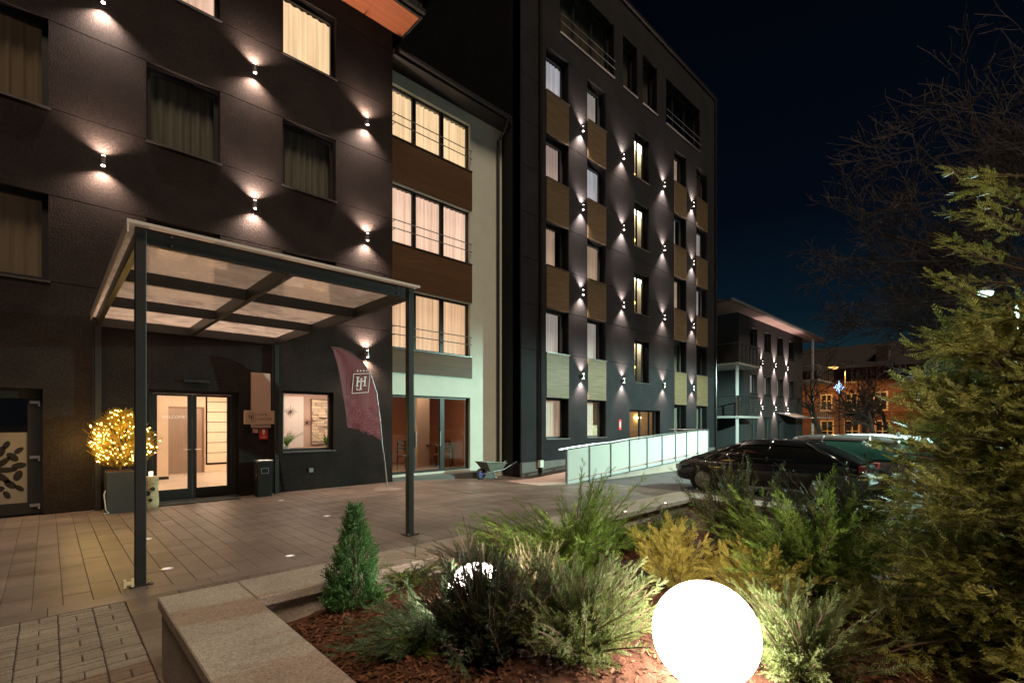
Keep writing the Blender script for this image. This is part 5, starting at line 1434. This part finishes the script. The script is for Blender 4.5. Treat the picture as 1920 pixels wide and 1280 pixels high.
JG = None
plume_plant('juniper', 'pale bluish green juniper sprays spreading over mulch beside the dwarf spruce', 'juniper', bed(815, 1190), M_JBLUE, 44, .50, 1.0, T_FEA, seed=11, lean=(-.35, .3), arch=.3, size=.07, minel=(.2, .9))
plume_plant('juniper', 'small low green juniper sprout alone on the bare mulch', 'juniper', bed(765, 1215), M_JGREEN, 9, .22, 1.0, T_SOFT, seed=12, arch=.3, size=.05)
plume_plant('juniper', 'bright green feathery juniper with long plumes leaning over the coping', 'juniper', bed(1080, 1052), M_JGREEN, 150, .98, 1.0, T_FEA, seed=13, lean=(-.45, .34), arch=.20, size=.088, minel=(.10, .85), per=40)
plume_plant('juniper', 'dark juniper bush standing in front of the half hidden globe lamp', 'juniper', bed(918, 1225), M_JDARK, 230, .58, .75, T_FEA, seed=14, lean=(-.05, .0), arch=.06, size=.06, minel=(.65, 1.5), per=38)
plume_plant('juniper', 'olive green juniper with upright feathery shoots beside the big globe lamp', 'juniper', bed(1085, 1225), M_JOLIVE, 170, .58, 1.05, T_FEA, seed=15, arch=.18, size=.062, minel=(.5, 1.4), per=40)
plume_plant('juniper', 'low dark green juniper mat behind the golden thuja by the coping', 'juniper', bed(1160, 1012), M_JGREEN, 60, .66, 1.1, T_FEA, seed=16, lean=(.3, .1), arch=.4, size=.08, minel=(.15, .7))
plume_plant('juniper', 'lime green juniper with drooping plume tips in front of the parked cars', 'juniper', bed(1530, 1105), M_JLIME, 110, .95, .8, T_FEA, seed=17, lean=(-.25, .2), arch=.30, size=.10, minel=(.5, 1.2), per=40)
plume_plant('juniper', 'tall dark juniper between the lime juniper and the large conifer', 'juniper', bed(1610, 1075), M_JDARK, 90, 1.0, .8, T_SOFT, seed=18, arch=.15, size=.09, minel=(.5, 1.4), per=40)
plume_plant('juniper', 'olive green juniper overlapping the edge of the big globe towards the large conifer', 'juniper', bed(1500, 1255), M_JOLIVE, 130, .50, 1.0, T_FEA, seed=19, lean=(-.1, .1), arch=.15, size=.06, minel=(.4, 1.4), per=34)
plume_plant('grass_tuft', 'bright green grassy tuft beside the dwarf spruce along the coping', 'grass', bed(765, 1085), M_GRASS, 50, .36, 1.0, T_SOFT, per=16, seed=21, size=.05, arch=.55, minel=(.3, 1.2), side=.2)
plume_plant('grass_tuft', 'green grassy tuft arching over the coping behind the half hidden globe', 'grass', bed(880, 1062), M_GRASS, 34, .34, 1.0, T_SOFT, per=16, seed=22, size=.05, arch=.6, minel=(.3, 1.2), side=.2)
plume_plant('tall_grass', 'dark bronze plumes of tall grass arching towards the canopy post', 'grass', bed(895, 1085), M_JDARK, 26, .52, .8, T_SOFT, per=26, seed=23, size=.05, arch=.35, lean=(-.45, .25), minel=(.6, 1.2), side=.25)
plume_plant('tall_grass', 'pale silvery feathered grass lit from behind by the half hidden globe', 'grass', bed(1005, 1115), M_SILV, 46, .40, .7, T_SOFT, per=24, seed=24, size=.045, arch=.15, minel=(.8, 1.45), side=.3)
plume_plant('tall_grass', 'sparse olive stems of grass between the half hidden globe and the green juniper', 'grass', bed(940, 1060), M_JOLIVE, 30, .42, .6, T_SOFT, per=20, seed=25, size=.045, arch=.12, minel=(.9, 1.45), side=.2)
plume_plant('golden_thuja', 'golden yellow thuja just behind the big glowing globe', 'shrub', bed(1265, 1092), M_GOLDT, 85, .54, .85, T_GOL, per=24, seed=31, size=.085, arch=.1, minel=(.6, 1.45))
plume_plant('golden_thuja', 'golden yellow thuja on the side of the big globe near the large conifer', 'shrub', bed(1420, 1120), M_GOLDT, 85, .50, .95, T_GOL, per=24, seed=32, size=.08, arch=.15, minel=(.5, 1.4))
plume_plant('leafy_shrub', 'dark twiggy shrub with tiny leaves standing before the black car', 'shrub', bed(1385, 1062), M_BOXB, 70, .95, .55, T_BOX, per=36, seed=33, size=.075, arch=.05, minel=(.65, 1.5), side=.8)
plume_plant('leafy_shrub', 'low olive shrub by the car park end of the coping', 'shrub', bed(1262, 1010), M_JOLIVE, 40, .42, .9, T_BOX, per=22, seed=34, size=.06, arch=.1, minel=(.5, 1.4), side=.8)

# large conifer: tiered limbs carrying flat drooping sprays
def big_conifer():
    base = Vector((3.88, -.10, .30)); t = thing('large_conifer', 'large olive green conifer with loose drooping sprays at the end of the planter', 'tree', base)
    rng = np.random.default_rng(41); P = []; D = []; S = []; st = MB()
    st.tube([(0, 0, -.1), (.02, .02, 1.0), (0, 0, 2.0), (.03, 0, 2.9)], [.07, .05, .03, .006], 8)
    H = 1.66; nl = 330
    for k in range(nl):
        u = (k + rng.random()) / nl; z = .08 + H * u ** 1.06; q = k * 2.39996 + rng.normal(0, .2)
        Rm = float(np.interp(u, [0, .2, .4, .6, .8, 1], [.95, .88, .74, .62, .60, .48])) * (.70 + .36 * rng.random())
        if rng.random() < .14: Rm *= 1.13
        rise = .12 + .62 * u + rng.normal(0, .12); d = np.array([math.cos(q), math.sin(q), rise]); d /= np.linalg.norm(d)
        side_ = np.array([-math.sin(q), math.cos(q), 0]); pts = [(0, 0, z)]
        nseg = max(5, int(Rm * 15))
        for s in range(1, nseg + 1):
            v = s / nseg; p = np.array([0, 0, z]) + d * Rm * v + np.array([0, 0, -.20 * Rm * v * v]) + side_ * .05 * math.sin(4 * v + k)
            pts.append(tuple(p))
            if v < .18: continue
            # secondary branchlets left and right, drooping
            for sg in (-1, 1):
                l2 = Rm * .36 * (1.15 - .85 * v) * rng.uniform(.6, 1.2) + .05
                d2 = d * .75 + side_ * sg * .7 + np.array([0, 0, rng.normal(-.05, .22)]); d2 /= np.linalg.norm(d2)
                n2 = max(3, int(l2 / .042))
                for j in range(n2):
                    w_ = (j + .5) / n2; P.append(p + d2 * l2 * w_ + np.array([0, 0, -.08 * l2 * w_ * w_])); D.append(d2 + rng.normal(0, .42, 3)); S.append(.100 * rng.uniform(.6, 1.35))
        P.append(np.array(pts[-1])); D.append(d); S.append(.10)
        st.tube(pts, [.012 * (1 - .8 * i / len(pts)) + .0016 for i in range(len(pts))], 4)
    for k in range(16):   # a few thin leaders above the dense body
        z = 1.75 + .95 * k / 16; q = R(100) + rng.uniform(-.9, .9) if k % 4 else rng.uniform(0, 6.28); Rm = rng.uniform(.32, .52) * (1.1 - .35 * k / 16)
        d = np.array([math.cos(q), math.sin(q), rng.uniform(.25, .75)]); d /= np.linalg.norm(d); side_ = np.array([-math.sin(q), math.cos(q), 0]); pts = [(0, 0, z)]
        for s in range(1, 9):
            v = s / 8; p = np.array([0, 0, z]) + d * Rm * v + np.array([0, 0, .10 * Rm * v * v]); pts.append(tuple(p))
            for sg in (-1, 1):
                if v < .25: continue
                l2 = Rm * .34 * (1.1 - .8 * v) + .04; d2 = d * .85 + side_ * sg * .6 + np.array([0, 0, rng.normal(.1, .15)])
                for j in range(3): P.append(p + d2 * l2 * (j + .5) / 3); D.append(d2 + rng.normal(0, .3, 3)); S.append(.075 * rng.uniform(.6, 1.2))
        P.append(np.array(pts[-1])); D.append(d); S.append(.10)
        st.tube(pts, [.007 * (1 - .8 * i / 9) + .0015 for i in range(9)], 4)
    P, D, S = np.array(P), np.array(D), np.array(S)
    T = sprig(12, .74, .34, .044, flat=True, seed=8)
    V, F = scatter(T[0], T[1], P, frames(D, rng.uniform(-.8, .8, len(P))), S)
    np_mesh('crown', V, F, M_THU, t); st.build('trunk', M_TWIG, t, off=(0, 0, 0), fix=False)
big_conifer()

# ------------------------------------------------------------------ glowing globes
M_GLOBE = bpy.data.materials.new('globe_shell'); M_GLOBE.use_nodes = True
nd = M_GLOBE.node_tree.nodes; lk = M_GLOBE.node_tree.links; nd.clear()
go = nd.new('ShaderNodeOutputMaterial'); ge = nd.new('ShaderNodeEmission'); gt = nd.new('ShaderNodeTexCoord'); gn = nd.new('ShaderNodeTexNoise'); gr = nd.new('ShaderNodeValToRGB')
gn.inputs['Scale'].default_value = 70; lk.new(gt.outputs['Object'], gn.inputs[0]); lk.new(gn.outputs['Fac'], gr.inputs[0])
gr.color_ramp.elements[0].position = .35; gr.color_ramp.elements[0].color = (1, .80, .72, 1); gr.color_ramp.elements[1].position = .6; gr.color_ramp.elements[1].color = (1, .88, .82, 1)
lk.new(gr.outputs[0], ge.inputs[0]); ge.inputs[1].default_value = 40.0; lk.new(ge.outputs[0], go.inputs[0])
def globe(c, r, lab):
    t = thing('globe_lamp', lab, 'globe lamp', (c.x, c.y, c.z - r), 0, 'glowing globes in the planting bed')
    MB().ball((0, 0, r), r, 40, 24).build('globe', M_GLOBE, t, off=(0, 0, 0), smooth=True, fix=False)
    MB().lathe((0, 0, 0), [(.07, -.06), (.085, -.02), (.085, .012), (.06, .02)], 20).build('socket', M_FRAME, t, off=(0, 0, 0))
g1 = at_depth(1322, 1187, 2.28); globe(g1, .24, 'big round glowing white globe lamp in full view on the mulch')
g2 = at_depth(895, 1112, 3.05); globe(g2, .19, 'round glowing white globe lamp half hidden behind the dark juniper')

# ------------------------------------------------------------------ bare trees
def bare_tree(name, lab, base, h, r0, m, depth=5, spread=.6, seed=1, twig=.5, kids=(3, 4), crown_start=.3, lean=(0, 0, 0), seg=5, group=None, minr=.004):
    rr = random.Random(seed); t = thing(name, lab, 'tree', base, 0, group); tr = MB(); cr = MB()
    def grow(p, d, L, r, lev):
        n = 4 if lev < 3 else 3; pts = [tuple(p)]; rs = [r]; cur = Vector(p); dd = d.copy()
        for s in range(n):
            dd = (dd + Vector((rr.gauss(0, .13), rr.gauss(0, .13), rr.gauss(.03, .10)))).normalized(); cur = cur + dd * L / n
            pts.append(tuple(cur)); rs.append(max(minr, r * (1 - .55 * (s + 1) / n)))
        (tr if lev == 0 else cr).tube(pts, rs, max(3, seg - lev), cap=False)
        if lev >= depth: return
        nk = rr.randint(*kids) + (2 if lev == 0 else 0)
        for k in range(nk):
            f = rr.uniform(crown_start if lev == 0 else .25, 1.0); i = min(int(f * n), n - 1); fr = f * n - i
            q = Vector(pts[i]).lerp(Vector(pts[i + 1]), fr); a = rr.uniform(0, 6.28); o = dd.orthogonal().normalized(); b_ = dd.cross(o)
            nd_ = (dd * rr.uniform(.45, .9) + (o * math.cos(a) + b_ * math.sin(a)) * spread * rr.uniform(.8, 1.4) + Vector(lean) * (1 if lev < 2 else .3)).normalized()
            grow(q, nd_, L * rr.uniform(.5, .78), max(minr, r * .50), lev + 1)
        grow(Vector(pts[-1]), dd, L * .6, max(minr, rs[-1]), lev + 1)
    grow(Vector((0, 0, -.1)), Vector((0, 0, 1)), h, r0, 0)
    tr.build('trunk', m, t, off=(0, 0, 0), fix=False); cr.build('crown', m, t, off=(0, 0, 0), fix=False)
    return t
M_BARK = mat('tree_bark', (.055, .038, .030), .9, var=.3, vscale=3)
M_BARKR = mat('tree_bark_red', (.060, .040, .032), .9, var=.3, vscale=3)
B = at_depth(1950, 900, 24); 
bare_tree('street_tree', 'tall dark leafless tree with dense twigs rising behind the large conifer', (B.x, B.y, gz(B.x)), 8.6, .36, M_BARKR, depth=6, spread=.75, seed=5, kids=(3, 4), crown_start=.35, lean=(-.10, .22, .02), seg=8, minr=.013)
for (px, D, h, sd, lab) in ((1548, 38, 3.4, 8, 'bare tree with a straight trunk before the brick house by the orange lamp'), (1640, 36, 3.2, 9, 'bare forked tree in front of the brick house below the lit dormer'), (1622, 42, 3.0, 10, 'slim bare tree between the two windows of the brick house'), (1672, 44, 3.4, 12, 'bare tree behind the white car next to the large conifer')):
    B = at_depth(px, 800, D)
    bare_tree('bare_tree', lab, (B.x, B.y, gz(B.x)), h, .24, M_BARK, depth=4, spread=.7, seed=sd, kids=(2, 3), crown_start=.45, seg=7, minr=.022, group='bare trees before the brick house')
